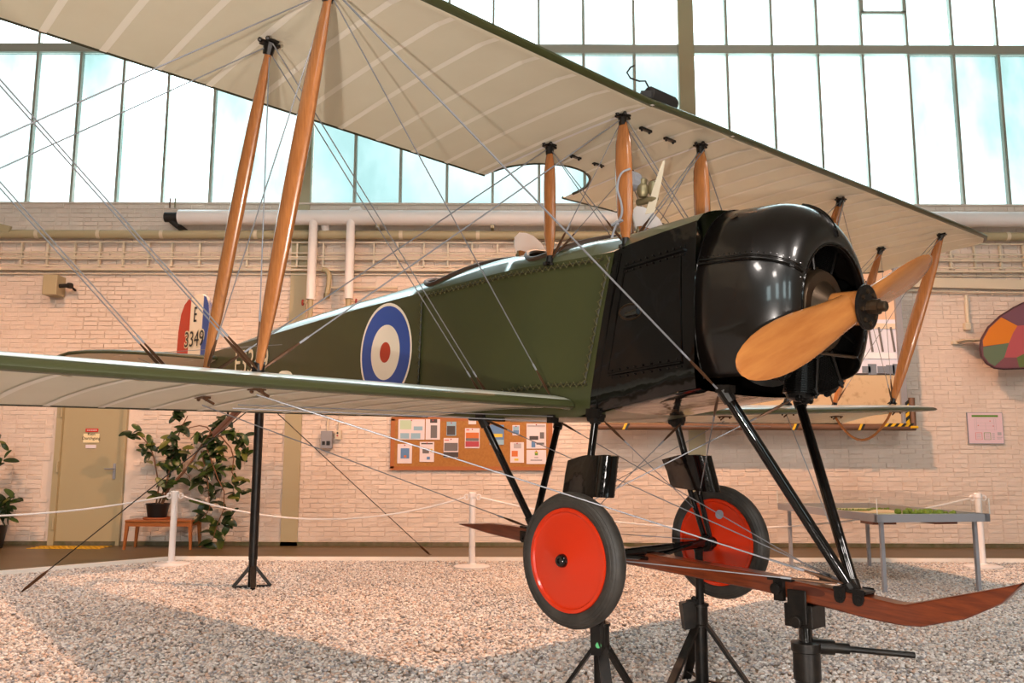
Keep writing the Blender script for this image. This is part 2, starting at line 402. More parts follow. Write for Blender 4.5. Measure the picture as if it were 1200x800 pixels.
# hazard grid on the floor before the door
a, b = at(50, 636, D - .1), at(133, 640, D - .1)
g = MB(); 
for k in range(14): g.box((a.x + (b.x - a.x) * (k + .5) / 14, D - .35, .0), ((b.x - a.x) / 28, .42, .012))
for k in range(4): g.box(((a.x + b.x) / 2, D - .16 - k * .13, .0), (b.x - a.x, .025, .012))
tag(g.build('floor_grating', m_haz_y), 'yellow barred grating on the floor before the beige door', 'grating')

# kerb round the gravel bed
kp = [ground(-140, 693), ground(0, 674.5), ground(205, 656.5), ground(700, 660.5), ground(1340, 661)]
Yk = (kp[2].y + kp[3].y) / 2
KX = kp[2].x; k0 = Vector((KX, Yk, 0)); d0 = (ground(0, 674.5) - ground(205, 656.5)).normalized(); kfar = k0 + d0 * 9
kb = MB(); kb.bar(k0 + Vector((0, 0, .03)), Vector((13, Yk, .03)), .05, .085); struct(kb.build('trim_11', m_kerb))
kb = MB(); kb.bar(k0 + Vector((0, 0, .03)), kfar + Vector((0, 0, .03)), .05, .085); struct(kb.build('trim_12', m_kerb))
struct(MB().box((0, D - .015, .03), (XR - XL, .03, .07)).build('baseboard_back', mat('mossy_base', (74, 78, 40), .8, vary=(6, .3, .7), col2=(120, 104, 84))))

# gravel: one object of stuff, a bed with loose pebbles
def gravel():
    poly = [(KX, Yk - .03), (13, Yk - .03), (13, 1.0), (-6, 1.0), (-10.5, kfar.y + 1.5), (kfar.x, kfar.y)]
    poly = [(KX, Yk - .03), (12, Yk - .03), (12, 2.2), (-9, 2.2), (kfar.x, max(kfar.y, 2.3))]
    me = bpy.data.meshes.new('gravel'); me.from_pydata([(x, y, .004) for x, y in poly], [], [tuple(range(len(poly)))])
    if me.polygons[0].normal.z < 0: me.flip_normals()
    M = bpy.data.materials.new('pebbles'); M.use_nodes = True; nt = M.node_tree; b = nt.nodes['Principled BSDF']; L = nt.links
    oi = nt.nodes.new('ShaderNodeObjectInfo'); r = nt.nodes.new('ShaderNodeValToRGB'); cs = [(236, 230, 226), (208, 198, 190), (218, 210, 204), (186, 178, 173), (206, 180, 163), (170, 169, 172), (230, 223, 219), (148, 140, 136), (208, 194, 184)]
    L.new(oi.outputs['Random'], r.inputs[0]); r.color_ramp.interpolation = 'CONSTANT'
    e = r.color_ramp.elements; e[0].color = lin(cs[0]); e[1].position = 1 / len(cs); e[1].color = lin(cs[1])
    for k in range(2, len(cs)): q = e.new(k / len(cs)); q.color = lin(cs[k])
    L.new(r.outputs[0], b.inputs['Base Color']); b.inputs['Roughness'].default_value = .55
    base = mat('gravel_bed', (120, 104, 88), .9, vary=(60, .3, .7), col2=(170, 150, 128))
    me.materials.append(base); me.materials.append(M)
    o = link(me, 'gravel'); stuff(o)
    tag(o, 'bed of pale rounded gravel under the aircraft', 'gravel')
    ng = bpy.data.node_groups.new('pebble_bed', 'GeometryNodeTree'); N = ng.nodes; L = ng.links
    ng.interface.new_socket('Geometry', in_out='INPUT', socket_type='NodeSocketGeometry'); ng.interface.new_socket('Geometry', in_out='OUTPUT', socket_type='NodeSocketGeometry')
    gi, go = N.new('NodeGroupInput'), N.new('NodeGroupOutput')
    jn = N.new('GeometryNodeJoinGeometry'); L.new(gi.outputs[0], jn.inputs[0])
    ico = N.new('GeometryNodeMeshIcoSphere'); ico.inputs['Radius'].default_value = 1; ico.inputs['Subdivisions'].default_value = 2
    sm = N.new('GeometryNodeSetMaterial'); sm.inputs['Material'].default_value = M
    ss = N.new('GeometryNodeSetShadeSmooth')
    L.new(ico.outputs['Mesh'], sm.inputs[0]); L.new(sm.outputs[0], ss.inputs[0])
    for seed, dens, lo, hi, dz in ((1, 1100, .010, .019, .006), (2, 900, .009, .016, .016)):
        dp = N.new('GeometryNodeDistributePointsOnFaces'); dp.inputs['Density'].default_value = dens; dp.inputs['Seed'].default_value = seed
        L.new(gi.outputs[0], dp.inputs[0])
        tr = N.new('GeometryNodeSetPosition'); tr.inputs['Offset'].default_value = (0, 0, dz); L.new(dp.outputs[0], tr.inputs[0])
        ip = N.new('GeometryNodeInstanceOnPoints'); L.new(tr.outputs[0], ip.inputs['Points']); L.new(ss.outputs[0], ip.inputs['Instance'])
        rs = N.new('FunctionNodeRandomValue'); rs.data_type = 'FLOAT_VECTOR'; rs.inputs[0].default_value = (lo, lo * .8, lo * .6); rs.inputs[1].default_value = (hi * 1.25, hi, hi * .7); rs.inputs['Seed'].default_value = seed + 5
        rr = N.new('FunctionNodeRandomValue'); rr.data_type = 'FLOAT_VECTOR'; rr.inputs[0].default_value = (-.5, -.5, 0); rr.inputs[1].default_value = (.5, .5, 6.28); rr.inputs['Seed'].default_value = seed + 9
        L.new(rs.outputs[0], ip.inputs['Scale']); L.new(rr.outputs[0], ip.inputs['Rotation']); L.new(ip.outputs[0], jn.inputs[0])
    L.new(jn.outputs[0], go.inputs[0])
    md = o.modifiers.new('pebbles', 'NODES'); md.node_group = ng
gravel()

# ------------------------------------------------------------------ the biplane
# shapes are given in aircraft axes: x forward, y to starboard, z up from the upper wing spar
A_ORG = Vector((.91133, 4.8776, 1.93856 + EYE))
A_F = Vector((.67311, -.73759, -.05378)); A_S = Vector((-.73887, -.67382, -.00621)); A_U = Vector((.03166, -.04391, .99853))
ZB = 2.61
def aw(p): return A_ORG + A_F * p[0] + A_S * p[1] + A_U * p[2]
am = Matrix.Identity(4)
for i in range(3): am[i][0], am[i][1], am[i][2] = A_F[i], -A_S[i], A_U[i]
am.translation = aw((0, 0, -ZB))
L_ = lambda p: (p[0], -p[1], p[2] + ZB)
plane = thing('biplane', 'large olive green two-seat biplane with wooden propeller, red wheels and roundel on its side', 'aircraft', mtx=am)
def AM(): return MB(L_)
def AMo(o):      # shapes in aircraft axes, for children of a part that is itself at the aircraft origin
    return MB(L_)

# ---- wings
def lerp(a, b, t): return a + (b - a) * t
TH = .088
def sect(x0, z0, x1, z1, k, n=16):
    up, lo = [], []
    for i in range(n + 1):
        u = (1 - math.cos(PI * i / n)) / 2; u = u ** 1.15
        tu = TH * k * (2.9 * math.sqrt(u) - 1.55 * u - 2.6 * u * u + 1.25 * u ** 3) * .92
        tl = k * (.030 * math.sin(PI * u) * .6 - .016 * math.exp(-((u - .03) / .03) ** 2))
        up.append((u, tu)); lo.append((u, tl))
    pts = [(lerp(x0, x1, u), lerp(z0, z1, u) + t) for u, t in reversed(up)] + [(lerp(x0, x1, u), lerp(z0, z1, u) + t) for u, t in lo[1:]]
    return pts, n
def wing(name, ys, xle, xte, zle, zte, label, kf=lambda y: 1.0):
    mb = AM(); ring = []; n = 16
    for y in ys:
        pts, n = sect(xle(y), zle(y), xte(y), zte(y), kf(y)); ring.append([(x, y, z) for x, z in pts])
    mi = []
    m_ = len(ring[0])
    for i in range(len(ring) - 1):
        for j in range(m_):
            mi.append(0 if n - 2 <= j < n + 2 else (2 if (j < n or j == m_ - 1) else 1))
    mi += [1, 1]
    vs = [p for r in ring for p in r]; fs = []
    for i in range(len(ring) - 1):
        for j in range(m_):
            k = (j + 1) % m_; fs.append((i * m_ + j, i * m_ + k, (i + 1) * m_ + k, (i + 1) * m_ + j))
    fs.append(tuple(range(m_ - 1, -1, -1))); fs.append(tuple((len(ring) - 1) * m_ + j for j in range(m_)))
    mb.add(vs, fs, mi)
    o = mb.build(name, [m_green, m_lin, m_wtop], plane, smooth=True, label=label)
    # bound trailing edge
    mb = AM(); mb.tube([(xte(y) + .004, y, zte(y) + .004) for y in ys], .011, 6); mb.build('trailing_edge', m_bind, o)
    return o
def under(x, y, xle, xte, zle, zte, k=1.0, d=.003):
    u = (xle(y) - x) / (xle(y) - xte(y)); u = min(max(u, 0), 1)
    tl = k * (.030 * math.sin(PI * u) * .6 - .016 * math.exp(-((u - .03) / .03) ** 2))
    return (x, y, lerp(zle(y), zte(y), u) + tl - d)
def tapes(parent, yl, xle, xte, zle, zte, wid=.034):
    for y in yl:
        rows = []
        for k in range(13):
            x = lerp(xle(y) - .05, xte(y) + .01, k / 12)
            a = under(x, y - wid / 2, xle, xte, zle, zte, d=.0035); b = under(x, y + wid / 2, xle, xte, zle, zte, d=.0035)
            rows.append([a, b])
        AM().grid(rows).build('rib_tape', m_tape, parent)
    for f in (.13, .56):      # chordwise stitching seams along the spars
        pass
UC = 1.475
xleU = lambda y: .24; xteU = lambda y: .24 - UC
def zleU(y):
    if y > .37: return .036 + .0165 * y
    if y < -.40: return .058 + .028 * -y
    return lerp(.0692, .0421, (y + .40) / .77)
zteU = lambda y: -.092 + .026 * abs(y)
HS = 5.26
def tipfun(xle, xte, s):
    def rd(y):      # 0..1 through the rounded tip
        return max(0, (abs(y) - 4.72) / (HS - 4.72))
    def a(y):
        t = rd(y); return xle(y) - .62 * (1 - math.sqrt(max(0, 1 - t * t))) * .9 if t > 0 else xle(y)
    def b(y):
        t = max(0, (abs(y) - 5.12) / (HS - 5.12)); return xte(y) + .25 * (1 - math.sqrt(max(0, 1 - t * t))) if t > 0 else xte(y)
    return a, b
xa, xb = tipfun(xleU, xteU, 1)
kt = lambda y: 1 - .75 * max(0, (abs(y) - 4.4) / (HS - 4.4)) ** 1.5
ys_s = [.37 + .2 * k for k in range(24)] + [5.0, 5.1, 5.17, 5.22, 5.25, HS]
ys_p = [-.40 - .2 * k for k in range(24)] + [-5.03, -5.1, -5.17, -5.22, -5.25, -HS]
ys_s = [y for y in ys_s if y <= HS]
uws = wing('upper_wing', ys_s, xa, xb, zleU, zteU, 'starboard upper wing, cream underneath with a green leading edge', kt)
uwp = wing('upper_wing', ys_p, xa, xb, zleU, zteU, 'port upper wing, cream underneath with a green leading edge', kt)
xteC = lambda y: -1.13 + math.sqrt(max(0, .385 ** 2 - (y + .015) ** 2))
ysc = [-.40 + .77 * (1 - math.cos(PI * k / 24)) / 2 for k in range(25)]
zteC = lambda y: lerp(zleU(y), zteU(y), (.24 - xteC(y)) / UC)
ucs = wing('upper_centre_section', ysc, xleU, xteC, zleU, zteC, 'upper centre section with a half round cut-out over the cockpit')
RP = .2655
tapes(uws, [2.304 + RP * k for k in range(-7, 12)], xa, xb, zleU, zteU)
tapes(uwp, [-(2.304 + RP * k) for k in range(-6, 11)], xa, xb, zleU, zteU)
tapes(ucs, [-.14, .12], xleU, xteC, zleU, zteC, .03)
for y, o in ((.385, uws), (-.41, uwp)):
    rows = []
    for k in range(13):
        x = lerp(.235, -1.2, k / 12); rows.append([under(x, y - .011, xleU, xteU, zleU, zteU, d=.006), under(x, y + .011, xleU, xteU, zleU, zteU, d=.006)])
    AM().grid(rows).build('joint_strip', m_white, o)
# small black inspection plates under the centre section
for x, y in ((-.04, .112), (-.055, -.144), (-.61, .124), (-.613, -.103)):
    p = under(x, y, xleU, xteU, zleU, zteU, d=.012); b = AM(); b.box(p, (.022, .10, .014)); b.ball((p[0], p[1] - .035, p[2] - .01), .009); b.ball((p[0], p[1] + .035, p[2] - .01), .009)
    b.build('cable_guide', m_iron, ucs)

xleL = lambda y: -.25; xteL = lambda y: -.25 - UC
zleL = lambda y: (-1.654 + .0125 * (y - .43)) if y > 0 else (-1.640 + .035 * (-y - 1.4) if False else -1.690 + .0415 * -y)
zteL = lambda y: (-1.742 - .005 * (y - .4)) if y > 0 else (-1.76 + .020 * -y)
xaL, xbL = tipfun(xleL, xteL, 1)
def rootcut(y):     # rounded root corner of the leading edge
    return xaL(y) - .05 * max(0, 1 - (abs(y) - .40) / .06) ** 2 if abs(y) < .46 else xaL(y)
ysl = [.40, .42, .44, .47] + [.6 + .2 * k for k in range(23)] + [5.08, 5.15, 5.21, 5.25, HS]
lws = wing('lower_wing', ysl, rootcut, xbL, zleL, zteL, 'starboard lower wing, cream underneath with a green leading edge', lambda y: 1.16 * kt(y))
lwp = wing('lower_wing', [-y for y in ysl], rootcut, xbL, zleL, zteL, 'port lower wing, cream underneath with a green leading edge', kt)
tapes(lws, [2.304 + RP * k for k in range(-7, 12)], xaL, xbL, zleL, zteL)
tapes(lwp, [-(2.304 + RP * k) for k in range(-7, 11)], xaL, xbL, zleL, zteL)

# ---- struts
def strut(name, p0, p1, ch, th, parent=plane, m=m_wood, label=None, prof=None):
    p0, p1 = Vector(p0), Vector(p1); t = (p1 - p0).normalized(); u = Vector((1, 0, 0)); u = (u - t * u.dot(t)).normalized(); v = t.cross(u)
    rings = []
    for f, s in prof or ((0, .42), (.03, .46), (.09, .62), (.2, .84), (.35, .97), (.5, 1), (.65, .97), (.8, .84), (.91, .62), (.97, .46), (1, .42)):
        c = p0.lerp(p1, f); r = []
        for k in range(16):
            a = 2 * PI * k / 16; x = math.cos(a); y = math.sin(a)
            r.append(c + u * (x * ch / 2 * s * (1 if x > 0 else 1.1)) + v * (y * th / 2 * s))
        rings.append(r)
    mb = AM(); mb.rings(rings); o = mb.build(name, m, parent, smooth=True, label=label)
    for p, q, d in ((p0, p1, 1), (p1, p0, -1)):
        b = AM(); dirv = (q - p).normalized()
        b.tube([p - dirv * .012, p + dirv * .045], [.030, .024], 10)
        b.box(p - dirv * .012, (.075, .055, .01)); b.box(p - dirv * .004, (.04, .09, .012))
        b.ball(p + Vector((.04, .03, -.012 * d)), .012); b.ball(p + Vector((-.04, -.03, -.012 * d)), .012); b.ball(p + Vector((.0, .05, -.012 * d)), .012)
        b.build('strut_fitting', m_iron, o)
    return o
UF = {.376: (.005, .376, .012), -.376: (.012, -.376, .026), 2.29: (-.006, 2.29, .045), -2.29: (-.012, -2.29, .072), -4.3: (-.008, -4.3, .145), 4.3: (0, 4.3, .07)}
UR = {.376: (-.593, .376, -.030), -.376: (-.59, -.376, -.02), 2.29: (-.55, 2.29, -.020), -2.29: (-.59, -2.29, .03), -4.3: (-.587, -4.3, .081), 4.3: (-.56, 4.3, .03)}
LF = {2.29: (-.458, 2.29, -1.572), -2.29: (-.47, -2.29, -1.53), -4.3: (-.481, -4.3, -1.443), 4.3: (-.46, 4.3, -1.53)}
LR = {2.29: (-1.055, 2.29, -1.595), -2.29: (-1.06, -2.29, -1.56), -4.3: (-1.08, -4.3, -1.49), 4.3: (-1.06, 4.3, -1.58)}
side = {2.29: 'starboard inner', -2.29: 'port inner', -4.3: 'port outer', 4.3: 'starboard outer'}
for y in (2.29, -2.29, 4.3, -4.3):
    strut('interplane_strut', LF[y], UF[y], .125, .062, label=side[y] + ' front strut, varnished wood')
    strut('interplane_strut', LR[y], UR[y], .105, .060, label=side[y] + ' rear strut, varnished wood')
pc = ((0, .34), (.04, .40), (.12, .62), (.25, .92), (.45, 1), (.65, 1), (.8, .92), (.9, .66), (.97, .42), (1, .36))
for y, z1 in ((.376, -.744), (-.376, -.72)):
    strut('cabane_strut', (.052, y, z1), UF[y], .112, .060, prof=pc, label=('starboard' if y > 0 else 'port') + ' front cabane strut')
    strut('cabane_strut', (-.556, y, -.771), UR[y], .092, .050, prof=pc, label=('starboard' if y > 0 else 'port') + ' rear cabane strut')

# ---- bracing wires
def wire(p0, p1, r=.0032, tb=0, m=m_wire, parent=plane, name='bracing_wire'):
    r = r * .86 if r > .0033 else r
    p0, p1 = Vector(p0), Vector(p1); mb = AM(); mb.tube([p0, p1], r, 6); o = mb.build(name, m, parent)
    L = (p1 - p0).length; d = (p1 - p0) / L
    if tb:     # turnbuckle near one end
        s, e = (p0, d) if tb > 0 else (p1, -d)
        q = AM(); q.tube([s + e * .02, s + e * .09, s + e * .16, s + e * .23], [.004, .0085, .0085, .004], 6); q.build('turnbuckle', m_rust, o)
        q = AM(); q.tube([s + e * .23, s + e * .28], .0055, 6); q.build('wire_ferrule', m_alu, o)
    else: pass
    return o
o2 = lambda p, dx, dy=0, dz=0: (p[0] + dx, p[1] + dy, p[2] + dz)
RF, RR = (-.46, .43, -1.60), (-1.03, .43, -1.63)
for s in (1, -1):
    rf, rr = (RF[0], RF[1] * s, RF[2]), (RR[0], RR[1] * s, RR[2]); i, o_, c = 2.29 * s, 4.3 * s, .376 * s
    wire(rf, UF[i], tb=1); wire(o2(rr, .03), o2(UR[i], .03), tb=1); wire(o2(rr, -.03), o2(UR[i], -.03), tb=1)
    wire((.68, .40 * s, -1.555), o2(UF[i], .03), .006, tb=1)
    wire(LF[i], UF[c], .0045, tb=1); wire(LR[i], UR[c], .0045, tb=1)
    wire(o2(LF[i], .02), o2(UF[o_], .02), tb=1); wire(o2(LF[i], -.02), o2(UF[o_], -.02), tb=1)
    wire(o2(LR[i], -.02, .16 * s), o2(UR[o_], -.02), tb=1); wire(o2(LR[i], .04, .16 * s), o2(UR[o_], .04), tb=1)
    wire(LF[o_], UF[i], .0035, tb=1); wire(LR[o_], UR[i], .0035, tb=1)
    for y in (i, o_):
        wire(LF[y], UR[y], .003, tb=1); wire(LR[y], UF[y], .003, tb=1)
    wire((-.556, c, -.77), UF[c], .003, tb=1); wire((.052, c, -.745), UR[c], .003, tb=1)
    wire((.10, -c, -.72), o2(UF[c], 0, 0, -.02), .004, tb=1); wire((.13, -c, -.72), o2(UF[c], .03, 0, -.02), .004)
    wire((-.5, -c, -.72), UR[c], .003, tb=1)
    # wires from the undercarriage to the underside of the lower wing
    wire(o2(LF[i], 0, 0, -.10), (1.17, .03 * s, -2.47), .004, tb=-1); wire(o2(LR[i], 0, 0, -.13), (-1.05, .03 * s, -2.45), .0035, tb=-1)
    wire((-1.17, .36 * s, -1.74), (1.1, -.03 * s, -2.46), .0035, tb=1)
    wire((.66, -.36 * s, -1.58), (-.05, .50 * s, -2.17), .004, tb=1)
    wire((-.10, -.38 * s, -1.72), (-.08, .48 * s, -2.25), .003, tb=1)
    wire((.02, .57 * s, -2.46), (1.14, .03 * s, -2.47), .0035, tb=-1); wire((-.12, .57 * s, -2.46), (-1.0, .03 * s, -2.46), .0035)
    wire((-.30, .62 * s, -1.745), (-.9, 2.2 * s, -1.735), .003)
    wire((-.45, .42 * s, -1.715), (-.62, 2.3 * s, -1.72), .003)

# ---- fuselage
def itp(t, x):
    for i in range(len(t) - 1):
        if t[i][0] >= x >= t[i + 1][0]:
            k = (t[i][0] - x) / (t[i][0] - t[i + 1][0]); return lerp(t[i][1], t[i + 1][1], k)
    return t[0][1] if x > t[0][0] else t[-1][1]
T_W = [(.62, .475), (.3, .45), (-.05, .40), (-.2, .385), (-1.2, .38), (-1.9, .37), (-3.0, .31), (-4.5, .21), (-6.0, .10), (-7.0, .02)]
T_T = [(.62, -.70), (.21, -.742), (-.03, -.77), (-.9, -.775), (-1.85, -.832), (-3.0, -.885), (-4.2, -.958), (-5.85, -1.058), (-7.0, -1.12)]
T_B = [(.75, -1.545), (.55, -1.56), (.0, -1.665), (-.2, -1.712), (-1.2, -1.735), (-2.5, -1.70), (-4.5, -1.58), (-6.2, -1.46), (-7.0, -1.40)]
T_D = [(.62, -.585), (0, -.60), (-.6, -.605), (-1.2, -.612), (-1.7, -.645), (-2.1, -.688), (-2.4, -.718), (-3.45, -.785), (-4.5, -.862), (-5.8, -1.035), (-7.0, -1.11)]
def side_rows(x, sgn, top=True, n=10):
    wd, zt, zb = itp(T_W, x), itp(T_T, x), itp(T_B, x); out = []
    bul = .012 * max(0, min(1, (x + 1.9) / 1.2)) if x > -1.9 else 0
    for k in range(n + 1):
        f = k / n; z = lerp(zt, zb, f); y = wd + bul * math.sin(PI * f)
        if f > .9: y -= .012 * ((f - .9) / .1) ** 2
        out.append((x, sgn * y, z))
    return out
EDGE = lambda f: lerp(-.015, -.185, f)    # slanting rear edge of the engine side panels
for sgn in (1, -1):
    xs = [-.3, -.5, -.7, -.9, -1.2, -1.5, -1.85, -2.1, -2.5, -3, -3.5, -4, -4.5, -5, -5.5, -6, -6.5, -7]
    rows = []
    first = side_rows(-.1, sgn); rows.append([(EDGE(k / 10), p[1], p[2]) for k, p in enumerate(first)])
    for x in xs: rows.append(side_rows(x, sgn))
    AM().grid(rows).build('fuselage_side', m_green, plane, smooth=True, label=('starboard' if sgn > 0 else 'port') + ' fuselage side in dark green fabric')
    rows = [[(EDGE(k / 10), p[1] + sgn * .004, p[2]) for k, p in enumerate(first)]]
    for x in (.1, .25, .4, .52, .60): rows.append([(q[0], q[1] + sgn * .004, q[2]) for q in side_rows(x, sgn)])
    ep = AM().grid(rows).build('engine_side_panel', m_blk, plane, smooth=True, label=('starboard' if sgn > 0 else 'port') + ' engine side panel in gloss black')
    # hinges, door edges and rivets of the panel
    def pt(x, z, d=.01):
        f = (itp(T_T, x) - z) / (itp(T_T, x) - itp(T_B, x)); return (x, sgn * (itp(T_W, x) + .012 * math.sin(PI * f) + d), z)
    for (xa_, za_), (xb_, zb_), nm in (((.09, -.885), (.53, -.845), 'panel_hinge'), ((-.02, -1.475), (.52, -1.425), 'panel_hinge')):
        mb = AM(); N = 8; mb.tube([pt(lerp(xa_, xb_, k / N), lerp(za_, zb_, k / N), .012) for k in range(N + 1)], .008, 6)
        for dz in (-.02, .02):
            mb.bar(pt(xa_, za_ + dz, .007), pt(xb_, zb_ + dz, .007), .004, .012)
            for k in range(9): mb.ball(pt(lerp(xa_, xb_, (k + .5) / 9), lerp(za_, zb_, (k + .5) / 9) + dz, .008), .006)
        mb.build(nm, m_blk, ep)
    mb = AM(); mb.tube([pt(.50 + .02 * f, lerp(-.86, -1.42, f), .008) for f in (0, .25, .5, .75, 1)], .005, 6)
    mb.tube([pt(lerp(.09, -.02, f) - .005, lerp(-.89, -1.47, f), .008) for f in (0, .25, .5, .75, 1)], .003, 6)
    mb.tube([pt(EDGE(f) + .055, lerp(-.79, -1.69, f), .007) for f in (0, .25, .5, .75, 1)], .004, 6)
    mb.build('panel_seam', m_blk, ep)
    # oval access hole with a dark inside
    mb = AM(); c = pt(.155, -1.135, .008)
    mb.add([(c[0] + .078 * math.cos(a), c[1] + sgn * .001, c[2] + .040 * math.sin(a)) for a in [2 * PI * k / 20 for k in range(20)]], [tuple(range(20))])
    h_ = mb.build('access_hole', m_dark, ep)
    mb = AM(); mb.tube([(c[0] + .08 * math.cos(a), c[1] + sgn * .002, c[2] + .042 * math.sin(a)) for a in [2 * PI * k / 20 for k in range(21)]], .006, 6); mb.build('hole_rim', m_brownmetal, h_)
    mb = AM(); mb.tube([(c[0] + .06, c[1] + .012 * sgn, c[2] - .004), (c[0] - .02, c[1] + .012 * sgn, c[2] - .015)], .018, 8); mb.build('pipe_stub', m_blk, h_)
    # laced fabric edges: cord zigzags over hooks
    def lace(pts, parent):
        mb = AM(); pts = [Vector(p) for p in pts]; q = []
        tot = sum((pts[i + 1] - pts[i]).length for i in range(len(pts) - 1)); n = int(tot / .026)
        def on(d):
            for i in range(len(pts) - 1):
                l = (pts[i + 1] - pts[i]).length
                if d <= l or i == len(pts) - 2: return pts[i].lerp(pts[i + 1], min(1, d / l)), (pts[i + 1] - pts[i]).normalized()
                d -= l
        z = []
        for k in range(n + 1):
            p, t = on(tot * k / n); nrm = Vector((-t.z, 0, t.x)) * (.013 if k % 2 else -.013)
            z.append(p + nrm + Vector((0, sgn * .011, 0)))
            mb.ball(p + nrm + Vector((0, sgn * .011, 0)), .006, 5)
        mb.tube(z, .0042, 5)
        sm_ = AM(); sm_.tube([p + Vector((0, sgn * .004, 0)) for p in pts], .009, 6); sm_.build('lacing_seam', m_bind, parent)
        return stuff(mb.build('fabric_lacing', m_lace, parent))
    fs = bpy.data.objects['fuselage_side' if sgn > 0 else 'fuselage_side.001']
    top = [(x, sgn * (itp(T_W, x) + .004), itp(T_T, x) - .035) for x in (-1.86, -1.4, -.9, -.5, -.10)]
    lace(top, fs)
    lace([(-1.88, sgn * (itp(T_W, -1.88) + .006), z) for z in (-.87, -1.2, -1.5, -1.65)], fs)
    lace([(EDGE(f) - .03, sgn * (itp(T_W, -.1) + .010), lerp(-.80, -1.52, f)) for f in (0, .2, .4, .6, .8, 1)], fs)
    lace([(x, sgn * (itp(T_W, x) + .008), z) for x, z in ((-.20, -1.525), (-.5, -1.528), (-.8, -1.55), (-1.1, -1.585), (-1.3, -1.61))], fs)
# belly
rows = []
for x in (.62, .3, 0, -.2, -.6, -1.2, -2, -3, -4, -5, -6, -7):
    wd = itp(T_W, x) - .012; zb = itp(T_B, x); rows.append([(x, wd * math.sin(a), zb - .02 * math.cos(a)) for a in [-PI / 2 + PI * k / 10 for k in range(11)]])
AM().grid(rows[2:]).build('belly', m_green, plane, smooth=True)
AM().grid(rows[:3]).build('belly_panel', m_blk, plane, smooth=True, label='gloss black belly panel under the engine')
# decking with two cockpit openings
ov = [(-.575, .375, .362), (-1.645, .425, .350)]
def ow(x):
    for c, a, b in ov:
        t = (x - c) / a
        if abs(t) < 1: return b * max(0, math.sin(PI * ((t + 1) / 2) ** .62)) ** .7
    return 0
def deckrow(x, sgn, n=9):
    wd, zt, zd = itp(T_W, x), itp(T_T, x), itp(T_D, x); yi = ow(x); out = []
    for k in range(n + 1):
        y = lerp(wd, yi, k / n); s = min(1, y / wd); out.append((x, sgn * y, zt + (zd - zt) * (max(0, 1 - s ** 2.2)) ** .62))
    return out
xs = sorted(set([.60, .45, .3, .15, 0, -.1] + [round(c + a * math.cos(PI * k / 16), 4) for c, a, b in ov for k in range(17)] + [-1.0, -1.1, -1.17, -1.23, -2.1, -2.3, -2.6, -3, -3.5, -4, -4.5, -5, -5.5, -6, -6.5, -7]), reverse=True)
for sgn in (1, -1):
    AM().grid([deckrow(x, sgn) for x in xs]).build('fuselage_decking', m_deck, plane, smooth=True)
for c, a, b in ov:
    q = []
    for k in range(49):
        an = 2 * PI * k / 48; x = c + a * math.cos(an); x = min(max(x, c - a + 1e-4), c + a - 1e-4)
        y = ow(x) * (1 if math.sin(an) >= 0 else -1); wd, zt, zd = itp(T_W, x), itp(T_T, x), itp(T_D, x); s = abs(y) / wd
        q.append((x, y, zt + (zd - zt) * (max(0, 1 - s ** 2.2)) ** .62 + .006))
    rim = AM().tube(q, .017, 8).build('cockpit_rim', m_leath, plane, smooth=True, label=('front' if c > -1 else 'rear') + ' cockpit rim in dark padded leather')
    mb = AM(); mb.box((c - .05, 0, -1.25), (a * 2 - .12, .60, .02)); mb.box((c - a + .02, 0, -1.0), (.02, .62, .45)); mb.box((c + a - .03, 0, -1.0), (.02, .62, .5))
    mb.build('cockpit_lining', m_dark, rim)
    mb = AM(); mb.box((c - .25, 0, -.98), (.05, .42, .40)); mb.box((c - .1, 0, -1.15), (.34, .42, .05)); mb.build('seat', m_leath, plane, bevel=.012)
# windscreens: rounded pale boards on a wooden foot
for x, lab in ((-1.22, 'rear cockpit windscreen, rounded and pale on a wooden foot'), (-.17, 'front cockpit windscreen, rounded and pale on a wooden foot')):
    z0 = itp(T_D, x) - .035; mb = AM(); out = []
    sh = [(-.02, -.15), (.07, -.155), (.14, -.13), (.185, -.07), (.195, .0), (.185, .07), (.14, .13), (.07, .155), (-.02, .15)]
    q = [(x + .12 - h * .45, y, z0 + .03 + h) for h, y in sh]
    q2 = [(p[0] - .006, p[1], p[2] - .003) for p in q]; mb.rings([q, q2])
    o = mb.build('windscreen', m_white, plane, label=lab)
    mb = AM(); mb.box((x + .13, 0, z0 + .02), (.03, .31, .08)); mb.build('wood_foot', m_wood, o)
    mb = AM(); mb.ball((x + .12, .15, z0 + .03), .018); mb.ball((x + .12, -.15, z0 + .03), .018); mb.tube([(x + .12, .15, z0 - .04), (x + .12, .15, z0 + .06)], .01, 6); mb.build('screen_bracket', m_brass, o)

# ---- markings
def disc(c, r0, r1, d, m, name, parent, n=48):
    """ring lying on the tapering starboard fuselage side"""
    mb = AM()
    def P(r, a):
        x = c[0] + r * math.cos(a); z = c[1] + r * math.sin(a); return (x, itp(T_W, x) + d, z)
    if r0 == 0: mb.add([P(r1, 2 * PI * k / n) for k in range(n)], [tuple(range(n))])
    else:
        vs = [P(r0, 2 * PI * k / n) for k in range(n)] + [P(r1, 2 * PI * k / n) for k in range(n)]
        mb.add(vs, [(k, (k + 1) % n, n + (k + 1) % n, n + k) for k in range(n)])
    return mb.build(name, m, parent)
RC = (-2.375, -1.255)
rd_ = disc(RC, .362, .385, .004, m_rwhite, 'roundel', plane); rd_['label'] = 'blue, cream and red roundel on the fuselage side'
disc(RC, .215, .362, .004, m_rblue, 'blue_ring', rd_); disc(RC, .08, .215, .004, m_rwhite, 'cream_ring', rd_); disc(RC, 0, .08, .004, m_rred, 'red_centre', rd_)
